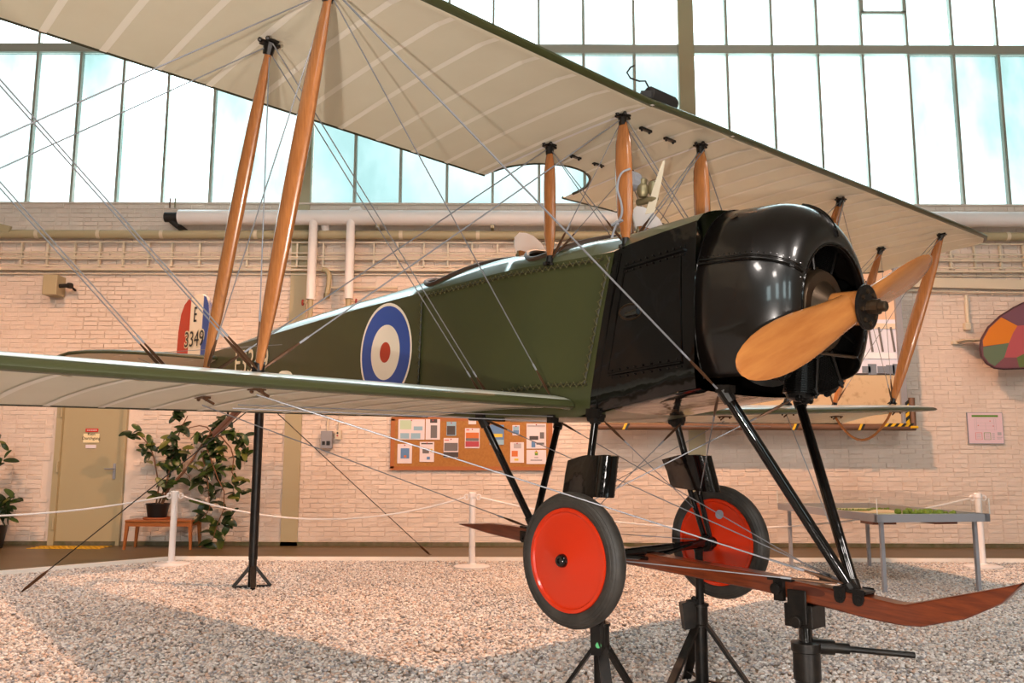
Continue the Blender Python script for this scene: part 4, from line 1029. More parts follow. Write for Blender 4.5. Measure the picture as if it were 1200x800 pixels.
# ------------------------------------------------------------------ services on the brick wall
YP = D - .26
a, b = at(210, 254.5, YP), at(210, 262.5, YP); zc = a.z; rp = .128
o = thing('heating_pipe', 'thick white lagged pipe running along the wall just below the windows', 'pipe', (a.x, YP, zc)); f = off((a.x, YP, zc))
xj = [a.x] + [a.x + 1.9 * k for k in range(1, 9)] + [10.9]
MB(f).tube([(a.x, YP, zc), (10.9, YP, zc)], rp, 20).build('lagging', m_white, o, smooth=True)
for x in xj[1:-1]: MB(f).tube([(x - .03, YP, zc), (x + .03, YP, zc)], rp + .006, 20).build('lagging_band', m_white, o, smooth=True)
MB(f).tube([(a.x - .24, YP, zc - .0), (a.x + .02, YP, zc)], .085, 16).build('end_pipe', m_dark, o, smooth=True, label='bare black pipe end')
MB(f).tube([(a.x - .13, YP, zc - .06), (a.x - .02, YP, zc - .15), (a.x + .05, D - .07, zc - .2)], .05, 10).build('end_bend', m_dark, o, smooth=True)
for px in (443, 577, 1000): 
    q = at(px, 262, YP); MB(f).box((q.x, D - .145, q.z - .05), (.05, .26, .04)).box((q.x, YP, zc - rp - .02), (.06, .06, .06)).build('pipe_bracket', m_beige, o)
for px, col in ((199, m_rail), (205, m_brass)):
    q = at(px, 240, YP); MB(f).tube([(q.x, YP, q.z - .05), (q.x, YP, q.z + .12)], .014, 6).build('thermometer', col, o)
a, b = at(700, 271, D - .14), at(700, 281, D - .14); zc2 = (a.z + b.z) / 2; r2 = (a.z - b.z) / 2
o = thing('gas_pipe', 'beige painted pipe along the wall below the thick white pipe', 'pipe', (-10.6, D - .14, zc2)); f = off((-10.6, D - .14, zc2))
MB(f).tube([(-10.6, D - .14, zc2), (10.8, D - .14, zc2)], r2, 16).build('pipe_run', m_beige, o, smooth=True)
for px in (44, 116, 190, 300, 470, 560, 1180): q = at(px, 276, D - .14); MB(f).tube([(q.x - .03, D - .14, zc2), (q.x + .03, D - .14, zc2)], r2 + .006, 16).build('pipe_collar', m_cream, o, smooth=True)
q = at(4, 268, D - .2); MB(f).bar((q.x - .5, D - .2, q.z + .14), (q.x + .12, D - .2, q.z - .02), .05, .12).build('support_arm', m_beige, o)
# cable trays
def tray(name, zs, x0, x1, pitch, label, y=D - .10):
    o = thing(name, label, 'cable tray', (x0, y, zs[-1])); f = off((x0, y, zs[-1]))
    for z in zs: MB(f).box(((x0 + x1) / 2, y, z), (x1 - x0, .022, .022)).build('rail', m_cream, o)
    me = None; n = int((x1 - x0) / pitch)
    for k in range(n + 1):
        if me is None: me = MB(off((x0, y, zs[-1]))).box((x0, y + .03, (zs[0] + zs[-1]) / 2), (.03, .05, abs(zs[0] - zs[-1]) + .03)).data('rung', m_cream)
        r_ = link(me, 'rung', o); r_.location = (k * pitch + random.uniform(-.03, .03), 0, 0)
    return o
zz = lambda py: at(5, py, D - .1).z + .03
tray('cable_tray', [zz(285), zz(297.5), zz(302), zz(304.5), zz(313)], -10.6, 10.6, .432, 'cream cable ladder with many rungs running along the wall')
o = tag(MB(off((-10.6, D - .07, zz(317)))).box((0, D - .07, zz(317)), (21.2, .08, .035)).data('wall_conduit', m_cream) and link(MB(off((-10.6, D - .07, zz(317)))).box((0, D - .07, zz(317)), (21.2, .08, .035)).data('wall_conduit', m_cream), 'wall_conduit'), 'flat cream conduit along the wall directly under the cable ladder', 'conduit'); o.location = (-10.6, D - .07, zz(317))
o = link(MB().box((0, 0, 0), (21.2, .04, .02)).data('wall_conduit', m_cream), 'wall_conduit'); o.location = (0, D - .03, zz(321.5)); tag(o, 'thin lowest conduit along the wall above the lit brickwork', 'conduit')
# right: sagging white trunking with a drop pipe
q0, q1 = at(1080, 331, D - .07), at(1215, 336, D - .07); p0 = Vector((3.5, D - .07, q0.z + .10)); p1 = Vector((10.7, D - .07, q0.z - .06))
o = thing('cable_trunking', 'deep cream cable trunking on the wall right of the wooden propeller', 'trunking', p0); f = off(p0)
MB(f).bar(p0 - Vector((0, 0, .02)), p1 - Vector((0, 0, .02)), .07, .17).build('channel', m_cream, o)
MB(f).tube([p0 - Vector((0, 0, .13)), p0.lerp(p1, .6) - Vector((0, 0, .17)), p1 - Vector((0, 0, .13))], .018, 6).build('cable', m_cream, o)
a, b = at(1132, 346, D - .05), at(1132, 380, D - .05)
mb = MB(f); mb.tube([(a.x, D - .05, a.z), (a.x, D - .05, b.z)], .032, 10); mb.build('drop_pipe', m_cream, o); MB(f).box((b.x + .01, D - .06, b.z - .04), (.10, .09, .12)).build('outlet_box', m_cream, o, bevel=.01)
a, b = at(1127, 399, D - .25), at(1150, 398, D - .25)
mb = MB(off((a.x, D, a.z))); mb.box((a.x + .01, D - .03, a.z), (.12, .08, .06)); mb.box(((a.x + b.x) / 2, D - .20, a.z + .01), (abs(b.x - a.x), .30, .02)); mb.bar((a.x, D - .02, a.z - .02), (a.x + .18, D - .3, a.z), .02, .02); mb.bar((a.x + .1, D - .04, a.z), (b.x + .05, D - .35, a.z + .02), .02, .03)
o = link(mb.data('wall_bracket', m_cream), 'wall_bracket'); o.location = (a.x, D, a.z); tag(o, 'small cream shelf bracket on the wall beside the coloured wing tip', 'bracket')
wz = at(1132, 378, D - .05); wq = at(1095, 325, D - .05)
# two white lagged riser pipes with red valves
for px, py, lab in ((366, 253, 'left one of two white hooked riser pipes on the wall, over the beige column'), (410.5, 245, 'right one of two white hooked riser pipes on the wall')):
    yb = D - .30; a, b = at(px, py, yb), at(px - 2, 351 if px < 400 else 350, yb); o = thing('riser_pipe', lab, 'pipe', b, 'white riser pipes on the wall'); f = off(b); x = b.x
    MB(f).tube([(x, yb, b.z), (x, yb, a.z - .1), (x + .03, yb + .02, a.z - .02), (x + .10, yb + .05, a.z), (x + .17, yb + .10, a.z - .08), (x + .17, D - .1, a.z - .2)], .075, 14).build('lagged_pipe', m_white, o, smooth=True)
    c = at(px - 3, 378, yb); MB(f).tube([(x, yb, b.z), (x, yb, b.z - .25), (x, yb, c.z)], [.05, .045, .042], 10).build('valve_pipe', m_beige, o, smooth=True)
    mb = MB(f); mb.tube([(x, yb, b.z - .05), (x + (-.13 if px < 400 else .13), yb, b.z - .05)], .014, 6); mb.build('valve_stem', m_beige, o)
    MB(f).lathe((x + (-.13 if px < 400 else .13), yb, b.z - .05), (1, 0, 0), [(-.01, .055), (.01, .055)], 12).build('valve_wheel', m_red if False else flat('valve_red', (150, 50, 40)), o)
    if px < 400: MB(f).tube([(x, yb, c.z), (x + .02, yb + .05, c.z - .03), (x + .25, D - .05, c.z - .03)], .03, 8).build('elbow', m_beige, o, smooth=True)
yb = D - .10; pts = [at(378, 315.5, yb), at(383, 317, yb), at(386, 323, yb), at(385, 335, yb), at(383, 344, yb)]
o = thing('drain_pipe', 'short bent beige pipe between the two white riser pipes', 'pipe', pts[-1]); f = off(pts[-1]); MB(f).tube(pts, .045, 10).build('pipe_bend', m_beige, o, smooth=True); MB(f).tube([pts[-1], pts[-1] - Vector((0, 0, .08))], .055, 10).build('spout', m_brass, o)
p, q = at(388, 337, yb), at(466, 337, yb); o = link(MB(off(p)).tube([p, q], .022, 8).data('water_pipe', m_cream, True), 'water_pipe'); o.location = p; tag(o, 'thin horizontal cream pipe ending behind the tail wires', 'pipe')
# beige junction box with camera on the left
a, b = at(51, 321.5, D - .28), at(66, 345, D - .28); c = (a + b) / 2
o = thing('junction_box', 'beige box with a small dark camera on its side, high on the left wall', 'box', (c.x, D, c.z)); f = off((c.x, D, c.z))
MB(f).box((c.x, D - .15, c.z), (abs(b.x - a.x), .28, abs(a.z - b.z))).build('housing', m_beige, o, bevel=.01)
mb = MB(f); mb.tube([(c.x + .10, D - .2, c.z - .01), (c.x + .27, D - .2, c.z)], .035, 10); mb.tube([(c.x + .27, D - .2, c.z), (c.x + .33, D - .22, c.z - .01)], .05, 10); mb.tube([(c.x + .3, D - .2, c.z), (c.x + .3, D - .02, c.z - .05)], .02, 6); mb.build('camera', m_dark, o, smooth=True)
# electrical boxes
a, b = at(376, 504.5, D - .12), at(388.5, 525, D - .12); c = (a + b) / 2
o = thing('switch_box', 'larger grey electrical box with two dark openings on the wall under the wing', 'electrical box', (c.x, D, c.z)); f = off((c.x, D, c.z))
MB(f).box((c.x, D - .06, c.z), (b.x - a.x, .12, a.z - b.z)).build('housing', m_alu, o, bevel=.006)
for px, w_, h_ in ((379, .05, .06), (384.5, .06, .07)): q = at(px, 519, D - .125); MB(f).box((q.x, D - .122, q.z), (w_, .012, h_)).build('socket', m_txtb, o)
q = at(384, 500, D - .03); MB(f).tube([(q.x, D - .03, a.z), (q.x, D - .03, a.z + .7)], .014, 6).build('conduit', m_cream, o)
a, b = at(393, 504, D - .07), at(399.5, 514.5, D - .07); c = (a + b) / 2
o = thing('push_button_box', 'small cream push button box right of the grey electrical box', 'electrical box', (c.x, D, c.z)); f = off((c.x, D, c.z))
MB(f).box((c.x, D - .04, c.z), (b.x - a.x, .07, a.z - b.z)).build('housing', m_cream, o, bevel=.005)
MB(f).lathe((c.x - .01, D - .07, c.z + .03), (0, -1, 0), [(0, .016), (.015, .016)], 10).build('button', m_txtb, o); MB(f).lathe((c.x - .01, D - .07, c.z - .015), (0, -1, 0), [(0, .014), (.015, .014)], 10).build('button', m_pred, o)
MB(f).tube([(c.x, D - .03, a.z), (c.x, D - .03, a.z + .7)], .010, 6).build('conduit', m_cream, o)

# ------------------------------------------------------------------ notice board and its papers
YN = D - .06
p, q = at(460.5, 490.5, YN), at(645, 549, YN); c = (p + q) / 2; WX, WZ = q.x - p.x, p.z - q.z
nb = thing('notice_board', 'long cork notice board full of papers on the brick wall', 'notice board', (c.x, D, c.z)); f = off((c.x, D, c.z))
MB(f).box((c.x, D - .03, c.z), (WX, .03, WZ)).build('cork_panel', m_cork, nb)
for (bx, bz, sx_, sz_) in ((0, WZ / 2, WX, .06), (0, -WZ / 2, WX, .06), (-WX / 2, 0, .07, WZ), (WX / 2, 0, .07, WZ)): MB(f).box((c.x + bx, D - .035, c.z + bz), (sx_ + (.06 if sz_ < .1 else 0), .03, sz_)).build('frame_bar', m_corkf, nb)
YPa = D - .054
# papers: x0,y0,x1,y1 in photo measure, label, list of printed patches (relative x0,y0,x1,y1,material)
PAP = [
 (467, 491, 497.5, 515, 'wide white sheet with green map and blue boxes, top left of the notice board', [(.06, .05, .5, .5, 'pgreenl'), (.58, .35, .92, .55, 'plblue'), (.08, .68, .42, .95, 'plblue'), (.48, .68, .84, .95, 'plblue')]),
 (499, 491, 515.5, 515, 'white sheet with a column of grey text beside the wide map sheet', [(.3, .0, .8, .18, 'pdark'), (.35, .3, .8, .92, 'grey')]),
 (466, 520, 482.5, 542.8, 'white sheet with a blue square photo, lower left of the notice board', [(.22, .22, .82, .75, 'pblue'), (.45, .58, .62, .7, 'por')]),
 (492, 517.5, 508.5, 541, 'white sheet with dark heading, small picture and blue dot', [(.1, .06, .9, .12, 'pdark'), (.2, .35, .65, .58, 'grey'), (.75, .35, .88, .5, 'pyel'), (.5, .74, .72, .88, 'pblue')]),
 (523.5, 494, 534.5, 510.3, 'small blue and grey photo print with diagonal stripe', [(.0, .0, 1, 1, 'plblue'), (.05, .3, .9, .95, 'pdark')]),
 (520, 513, 537, 536, 'white flyer with a grey crowd picture and dark grey foot', [(.05, .08, .35, .14, 'ppink'), (.04, .25, .96, .66, 'grey'), (.0, .72, 1, .98, 'pdark')]),
 (545, 501.5, 562, 525, 'white flyer with a picture over a dark red field', [(.08, .05, .3, .12, 'ppink'), (.06, .22, .94, .5, 'por'), (.06, .5, .94, .64, 'grey'), (.04, .66, .96, .93, 'pred')]),
 (574, 497.5, 590.5, 521, 'blue and yellow poster of an aeroplane in the sky', [(.0, .0, 1, 1, 'pblue'), (.0, .75, 1, 1, 'plblue'), (.15, .45, .9, .62, 'pyel')]),
 (600.5, 498, 609, 510, 'small card with a blue landscape photo', [(.1, .1, .9, .6, 'plblue'), (.1, .5, .9, .85, 'pblue')]),
 (598, 518, 614, 542, 'white sheet with fine print and an orange stamp', [(.25, .06, .8, .3, 'greyl'), (.1, .42, .55, .7, 'por'), (.3, .8, .6, .9, 'pyel')]),
 (617, 496, 640, 525.5, 'cream sheet with small pictures of old aeroplanes, top right of the notice board', [(.05, .06, .95, .14, 'greyl'), (.15, .5, .6, .65, 'pdark'), (.68, .35, .9, .6, 'grey'), (.25, .72, .45, .95, 'pblue'), (.5, .76, .9, .84, 'grey')]),
 (617, 527, 640, 543.5, 'white card with a small green crest and two text lines, lower right', [(.42, .12, .58, .38, 'pgreen'), (.44, .14, .56, .22, 'pyel'), (.2, .7, .8, .76, 'grey'), (.4, .52, .6, .57, 'grey')]),
 (549, 488, 558, 497, 'small white note at the top edge under the wing', [(.1, .5, .8, .6, 'greyl')]),
]
PM = dict(pgreenl=flat('print_pale_green', (186, 206, 176)), plblue=m_plblue, pblue=m_pblue, pdark=m_pdark, grey=m_grey, greyl=flat('print_pale_grey', (176, 168, 172)), por=m_por, ppink=m_ppink, pred=m_pred, pyel=m_pyel, pgreen=m_pgreen)
for x0, y0, x1, y1, lab, pr in PAP:
    p, q = at(x0, y0, YPa), at(x1, y1, YPa); c = (p + q) / 2; w_, h_ = q.x - p.x, p.z - q.z
    o = thing('paper_notice', lab, 'paper', (c.x, YPa, c.z), 'papers on the notice board'); f = off((c.x, YPa, c.z))
    MB(f).box((c.x, YPa, c.z), (w_, .004, h_)).build('sheet', m_paper, o)
    for k, (u0, v0, u1, v1, mm) in enumerate(pr): MB(f).box((p.x + w_ * (u0 + u1) / 2, YPa - .003 - .0006 * k, p.z - h_ * (v0 + v1) / 2), (w_ * (u1 - u0), .002, h_ * (v1 - v0))).build('print', PM[mm], o)
    mb = MB(f); mb.ball((c.x, YPa - .008, p.z - .02), .012); mb.build('pin', m_pred, o)

# ------------------------------------------------------------------ evacuation plan poster
YE = D - .03
p, q = at(1132.5, 483, YE), at(1177, 520, YE); c = (p + q) / 2; w_, h_ = q.x - p.x, p.z - q.z
o = thing('escape_plan', 'pale framed escape plan sheet on the brick wall at the right', 'poster', (c.x, D, c.z)); f = off((c.x, D, c.z))
MB(f).box((c.x, D - .026, c.z), (w_, .022, h_)).build('backing_board', m_alu, o); MB(f).box((c.x, D - .037, c.z), (w_ - .02, .004, h_ - .02)).build('sheet', flat('plan_pink', (224, 196, 204)), o)
def pr(u0, v0, u1, v1, mm, nm='print', k=0): return MB(f).box((p.x + w_ * (u0 + u1) / 2, D - .040 - .0008 * k, p.z - h_ * (v0 + v1) / 2), (w_ * (u1 - u0), .002, h_ * (v1 - v0))).build(nm, mm, o)
pr(.13, .085, .87, .15, m_pgreen, 'title_bar')
text('title', 'FLUCHT- UND RETTUNGSPLAN', .036, facing((c.x, D - .0425, p.z - h_ * .118)), m_paper, o, xs=.85)
g_ = PM['greyl']
for u0, v0, u1, v1 in ((.2, .2, .8, .205), (.2, .56, .8, .565), (.2, .2, .205, .56), (.795, .2, .8, .56), (.5, .33, .505, .56), (.25, .33, .75, .335), (.25, .43, .75, .435), (.25, .2, .255, .56), (.74, .2, .745, .56)): pr(u0, v0, u1, v1, g_, 'plan_line')
for u, v in ((.62, .26), (.7, .42), (.28, .4)): pr(u, v, u + .035, v + .03, m_ppink, 'plan_mark')
for u0, mm in ((.2, m_ppink), (.44, m_pgreen)):
    for a_ in ((u0, .64, u0 + .19, .655), (u0, .86, u0 + .19, .87), (u0, .64, u0 + .012, .87), (u0 + .178, .64, u0 + .19, .87)): pr(*a_, mm, 'legend_box')
    for k in range(4): pr(u0 + .03, .69 + k * .04, u0 + .15, .70 + k * .04, g_, 'legend_text')
for k in range(5): pr(.67, .66 + k * .045, .74, .68 + k * .045, g_, 'legend_text')
pr(.82, .63, .93, .73, g_, 'seal'); pr(.79, .78, .95, .80, g_, 'legend_text'); pr(.8, .83, .92, .85, g_, 'legend_text')

# ------------------------------------------------------------------ hung display panel with a picture of a biplane
YH = D - .55
bl, br = at(697, 498, YH), at(1072.5, 502, YH); zb = (bl.z + br.z) / 2; tp_ = at(1057, 312, YH).z; xr = at(1061, 500, YH).x
o = thing('hanging_display', 'large hung display panel with brown bottom rail and hazard tape behind the propeller', 'display panel', (bl.x, YH, zb)); f = off((bl.x, YH, zb))
MB(f).tube([(bl.x, YH, zb), (br.x, YH, zb)], .055, 14).build('bottom_rail', m_rail, o, smooth=True)
MB(f).tube([(br.x - .03, YH, zb), (br.x - .03, YH, at(1071, 466, YH).z)], .05, 14).build('corner_tube', m_rail, o, smooth=True)
MB(f).box((xr, YH + .02, (tp_ + zb) / 2), (.10, .10, tp_ - zb)).build('side_post', m_alu, o)
MB(f).box((xr - .05, YH + .02, tp_ + .04), (.28, .12, .12)).build('post_head', m_steel, o)
x0 = bl.x + .1; zt_ = tp_ - .05
BX = lambda xa_, xb_, za_, zb_, d, nm, mm: MB(f).box(((xa_ + xb_) / 2, YH + .03 - d, (za_ + zb_) / 2), (xb_ - xa_, .006, zb_ - za_)).build(nm, mm, o)
zh = at(1040, 437, YH).z; zsky = at(1040, 374, YH).z
MB(f).box(((x0 + xr) / 2, YH + .06, (zb + zt_) / 2), (xr - x0, .04, zt_ - zb)).build('backing_board', m_alu, o)
BX(x0, xr - .05, zb + .03, zh, 0, 'ground_print', mat('print_sand', (206, 178, 140), .5, vary=(9, .55, .75), col2=(170, 136, 100)))
BX(x0, xr - .05, zh, zsky, 0, 'sky_print', flat('print_sky', (226, 226, 240), .25)); BX(x0, xr - .05, zsky, zt_, 0, 'upper_print', flat('print_peach', (226, 190, 160), .5))
BX(x0, xr - .05, zh - .03, zh, .008, 'dark_line', m_pdark)
zw1, zw2 = at(1040, 380, YH).z, at(1040, 416, YH).z
mb = MB(f); mb.bar((x0 + 2.2, YH + .012, zw1 + .03), (xr - .06, YH + .012, zw1 - .03), .006, .09); mb.build('wing_print', flat('print_cream', (224, 204, 180)), o); mb = MB(f); mb.bar((x0 + 2.2, YH + .012, zw2 + .02), (xr - .06, YH + .012, zw2 - .01), .006, .10); mb.build('wing_print', flat('print_white', (236, 236, 242)), o)
for px in (1018, 1030, 1044, 1054):
    a, b = at(px, 383, YH), at(px + 5, 412, YH); MB(f).bar((a.x, YH + .010, a.z), (b.x, YH + .010, b.z), .005, .035, side=(1, 0, 0)).build('strut_print', m_grey, o)
for px, h_ in ((1016, .1), (1023, .16), (1034, .1), (1044, .13), (1052, .16)): a = at(px, 433, YH); MB(f).ball((a.x, YH + .02, a.z), h_ * .7, 8).data if False else BX(a.x - .07, a.x + .07, a.z - h_ * .5, a.z + h_ * .6, .01, 'tree_print', flat('print_tree', (120, 128, 140)))
def hz(p_, q_, n, wd):
    p_, q_ = Vector(p_), Vector(q_)
    for k in range(n):
        a, b = p_.lerp(q_, k / n), p_.lerp(q_, (k + 1) / n); sh = Vector((.03, 0, 0)); d = (q_ - p_).normalized(); u = Vector((0, 0, 1)) if abs(d.x) > .5 else Vector((1, 0, 0))
        mb = MB(f); s_ = d * .025; mb.add([a + u * wd / 2 + s_, b + u * wd / 2 + s_, b - u * wd / 2 - s_, a - u * wd / 2 - s_], [(0, 1, 2, 3)]); mb.build('hazard_stripe', m_haz_y if k % 2 == 0 else m_haz_b, o)
hz((at(1035, 500, YH).x, YH - .06, zb + .035), (br.x - .06, YH - .06, zb + .035), 8, .05); hz((xr + .02, YH - .06, zb + .05), (xr + .02, YH - .06, zb + .42), 6, .06)
for px in (1008, 931, 733): a = at(px, 499, YH); hz((a.x - .04, YH - .062, zb), (a.x + .04, YH - .062, zb), 2, .10)
MB(f).tube([(br.x - .10, YH - .058, zb), (br.x + .02, YH - .058, zb)], .02, 6).build('hazard_corner', m_haz_y, o)
for x in (bl.x + .4, xr - .3): MB(f).bar((x, YH + .08, zb + .3), (x, D - .0, zb + .3), .05, .05).build('wall_strut', m_steel, o)

# ------------------------------------------------------------------ lozenge painted wing tip hung at the right
YW = D - .55
outl = [(1200, 355), (1188, 361), (1172, 371), (1158, 384), (1150.5, 397), (1149, 408), (1150.5, 417), (1157, 426), (1165, 430.5), (1176, 431.8), (1200, 431)]
ow_ = [at(x, y, YW) for x, y in outl]; ext = [Vector((ow_[-1].x + 3.0, YW, ow_[-1].z)), Vector((ow_[0].x + 3.0, YW, ow_[0].z + .15))]
o = thing('display_wing', 'rounded aircraft wing tip painted in coloured polygons, at the right edge', 'wing', (ow_[5].x, YW, ow_[5].z)); f = off((ow_[5].x, YW, ow_[5].z))
loop = ow_ + ext
MB(f).rings([[p_ + Vector((0, -.03, 0)) for p_ in loop], [p_ + Vector((0, .05, 0)) for p_ in loop]]).build('wing_panel', flat('wing_plum', (104, 66, 76)), o)
MB(f).tube(ow_, .022, 8).build('wing_rim', flat('rim_dark', (70, 40, 46)), o, smooth=True)
LZ = [('orange_field', (206, 120, 30), [(1172, 372), (1191, 382), (1186, 390), (1181, 402), (1151, 406), (1150.5, 399), (1158, 385)]), ('plum_field', (112, 74, 88), [(1173, 371), (1188, 362), (1200, 356.5), (1215, 352), (1215, 380), (1191, 382)]),
      ('rose_field', (172, 82, 88), [(1191, 382), (1215, 380), (1215, 408), (1200, 414), (1190, 419), (1175.5, 419), (1181, 402), (1186, 390)]), ('green_field', (96, 112, 88), [(1151, 407), (1181, 402), (1175.5, 419), (1164.5, 429), (1157.5, 425), (1151.5, 417)]),
      ('plum_field', (120, 72, 80), [(1175.5, 419), (1190, 419), (1193, 430.5), (1176, 431), (1165, 429.5)]), ('green_field', (92, 108, 60), [(1190, 419), (1200, 414), (1215, 408), (1215, 430), (1193, 430.5)])]
for nm, c_, pl in LZ:
    q = [at(x, y, YW) for x, y in pl]; MB(f).rings([[Vector((v.x, YW - .034, v.z)) for v in q], [Vector((v.x, YW - .028, v.z)) for v in q]]).build(nm, flat(nm, c_, .5), o)
for x in (.5, 2.0): MB(f).bar((ow_[5].x + x, YW + .05, ow_[5].z), (ow_[5].x + x, D - .03, ow_[5].z), .04, .04).build('wall_strut', m_steel, o)

# ------------------------------------------------------------------ glass topped model table
c0, c1, c2, c3 = [ground(x, y, .85) for x, y in ((1028, 603), (1160, 602), (1065, 589), (953, 589))]
ux = (c1 - c0); ux.z = 0; uy = (c3 - c0); uy.z = 0; LX, LY = ux.length, min(uy.length, 2.35); ux.normalize(); uy = (uy - ux * uy.dot(ux)).normalized()
o = thing('model_table', 'grey metal display table with a clear glass cover over a landscape model', 'table', (c0.x, c0.y, 0)); f = off((c0.x, c0.y, 0))
G = lambda u, v, z: Vector((c0.x, c0.y, 0)) + ux * u + uy * v + Vector((0, 0, z))
rt3 = Matrix((ux, uy, Vector((0, 0, 1)))).transposed()
for u, v, a_, b_ in ((LX / 2, .03, LX, .06), (LX / 2, LY - .03, LX, .06), (.03, LY / 2, .06, LY), (LX - .03, LY / 2, .06, LY)): MB(f).box(G(u, v, .81), (a_, b_, .085), rt3).build('frame_bar', m_alu, o)
MB(f).box(G(LX / 2, LY / 2, .775), (LX - .1, LY - .1, .02), rt3).build('base_board', flat('model_base', (170, 176, 140), .7), o)
for k, (u, v, w_, h_, mm) in enumerate(((.5, .6, .8, .9, 'print_field'), (.9, 1.6, .7, .8, 'print_sand2'), (.4, 2.0, .5, .5, 'print_field2'))): MB(f).box(G(u, v, .788 + k * .002), (w_, h_, .006), rt3).build('model_field', flat(mm, ((180, 186, 150), (196, 176, 140), (150, 160, 110))[k]), o)
mb = MB(f); rr = random.Random(4)
for k in range(60): u, v = rr.gauss(LX * .80, .10), rr.gauss(LY * .32, .16); mb.ball(G(u, v, .80 + rr.random() * .03), .022 + rr.random() * .02, 6)
for k in range(40): t_ = k / 40; mb.ball(G(LX * (.15 + .8 * t_), LY * (.72 + .06 * math.sin(9 * t_)), .797), .014 + .012 * rr.random(), 6)
stuff(mb.build('model_trees', flat('model_green', (96, 124, 40), .8), o))
for u, v in ((.10, .10), (LX - .12, .10), (.10, LY - .12), (LX - .12, LY - .12)): MB(f).box(G(u, v, .385), (.038, .038, .77), rt3).build('leg', m_alu, o)
for u in (.22, LX * .72): MB(f).box(G(u, .35, .745), (.28, .25, .035), rt3).build('storage_tray', m_skid, o)
q = [(0, 0), (LX, 0), (LX, LY), (0, LY)]; zg0, zg1 = .852, 1.02
for k in range(4):
    (u0, v0), (u1, v1) = q[k], q[(k + 1) % 4]; MB(f).add([G(u0, v0, zg0), G(u1, v1, zg0), G(u1, v1, zg1), G(u0, v0, zg1)], [(0, 1, 2, 3)]).build('glass_side', m_glass, o)
MB(f).add([G(0, 0, zg1), G(LX, 0, zg1), G(LX, LY, zg1), G(0, LY, zg1)], [(0, 1, 2, 3)]).build('glass_top', m_glass, o)
for u, v in q: MB(f).box(G(u, v, (zg0 + zg1) / 2), (.008, .008, zg1 - zg0), rt3).build('glass_edge', mat('acrylic_edge', (220, 222, 218), .3), o)

# ------------------------------------------------------------------ white barrier posts and ropes
tops = []
for px, py, lab in ((200.5, 661, 'white barrier post at the kerb corner in front of the potted plant'), (553, 664, 'white barrier post at the kerb below the notice board'), (1152, 664, 'white barrier post at the kerb behind the glass topped table')):
    p = ground(px, py, .03); o = thing('barrier_post', lab, 'post', p, 'white barrier posts along the kerb'); f = off(p)
    MB(f).lathe(p, (0, 0, 1), [(-.03, .235), (.012, .24), (.02, .22), (.035, .06), (.05, .05)], 28).build('base_plate', m_white, o, smooth=True)
    MB(f).lathe(p, (0, 0, 1), [(.03, .042), (.93, .042)], 16).build('tube', m_white, o, smooth=True)
    MB(f).lathe(p, (0, 0, 1), [(.90, .052), (.955, .052), (.965, .04)], 16).build('cap', m_white, o, smooth=True)
    mb = MB(f)
    for s in (1, -1): mb.tube([(p.x + s * (.05 + .03 + .03 * math.cos(a)), p.y, p.z + .90 + .035 * math.sin(a)) for a in [2 * PI * k / 10 for k in range(11)]], .009, 6)
    mb.build('rope_ring', m_white, o); tops.append(p + Vector((0, 0, .90)))
def rope(a, b, sag, lab):
    pts = [a.lerp(b, k / 24) - Vector((0, 0, sag * 4 * (k / 24) * (1 - k / 24))) for k in range(25)]
    o = link(MB(off(a)).tube(pts, .011, 6).data('barrier_rope', m_white, True), 'barrier_rope'); o.location = a; tag(o, lab, 'rope', 'white barrier ropes')
pl_ = ground(205, 656.5) ; pl_ = tops[0] + d0 * 3.9
rope(tops[0] + Vector((-.09, 0, 0)), Vector((pl_.x, pl_.y, tops[0].z - .02)), .16, 'white rope from the corner post towards the beige door side')
rope(tops[0] + Vector((.09, 0, 0)), tops[1] + Vector((-.09, 0, 0)), .30, 'white rope sagging between the corner post and the post below the notice board')
rope(tops[1] + Vector((.09, 0, 0)), tops[2] + Vector((-.09, 0, 0)), .40, 'white rope running behind the aircraft wheels to the right hand post')

# ------------------------------------------------------------------ bench, pot and rubber plants
YBn = D - .45
p, q = at(152.5, 608, YBn), at(232, 608, YBn); gz = 0; c = Vector(((p.x + q.x) / 2, YBn, 0)); w_ = q.x - p.x; ht = p.z
o = thing('bench', 'low wooden bench with tapered legs against the wall under a potted plant', 'bench', c); f = off(c)
MB(f).box((c.x, c.y, ht - .015), (w_ - .04, .46, .03)).build('bench_top', m_bench, o, bevel=.006)
mb = MB(f)
for s in (1, -1): mb.box((c.x, c.y + s * .20, ht - .065), (w_ - .08, .025, .07)); 
for s in (1, -1): mb.box((c.x + s * (w_ / 2 - .06), c.y, ht - .065), (.025, .40, .07))
mb.build('apron', m_bench, o)
for sx_ in (1, -1):
    for sy_ in (1, -1): 
        x = c.x + sx_ * (w_ / 2 - .05); y = c.y + sy_ * .19; mb = MB(f); mb.rings([[Vector((x + a * .028, y + b * .028, ht - .03)) for a, b in ((-1, -1), (1, -1), (1, 1), (-1, 1))], [Vector((x + sx_ * .03 + a * .016, y + sy_ * .01 + b * .016, -.0)) for a, b in ((-1, -1), (1, -1), (1, 1), (-1, 1))]]); mb.build('leg', m_bench, o)
pb = Vector((at(185, 600, YBn).x, YBn - .02, ht))
o = thing('potted_rubber_plant', 'tall sprawling rubber plant in a dark pot on the wooden bench', 'plant', pb); plant = o; f = off(pb)
MB(f).lathe(pb, (0, 0, 1), [(0, .20), (.012, .215), (.03, .215), (.035, .205), (.012, .19)], 24).build('saucer', m_terra, o, smooth=True)
MB(f).lathe(pb, (0, 0, 1), [(.015, .14), (.22, .175), (.235, .185), (.25, .185), (.25, .17), (.20, .165)], 24).build('pot', m_pot, o, smooth=True)
MB(f).lathe(pb, (0, 0, 1), [(.20, .165), (.215, .10), (.22, .001)], 16).build('soil', m_soil, o)
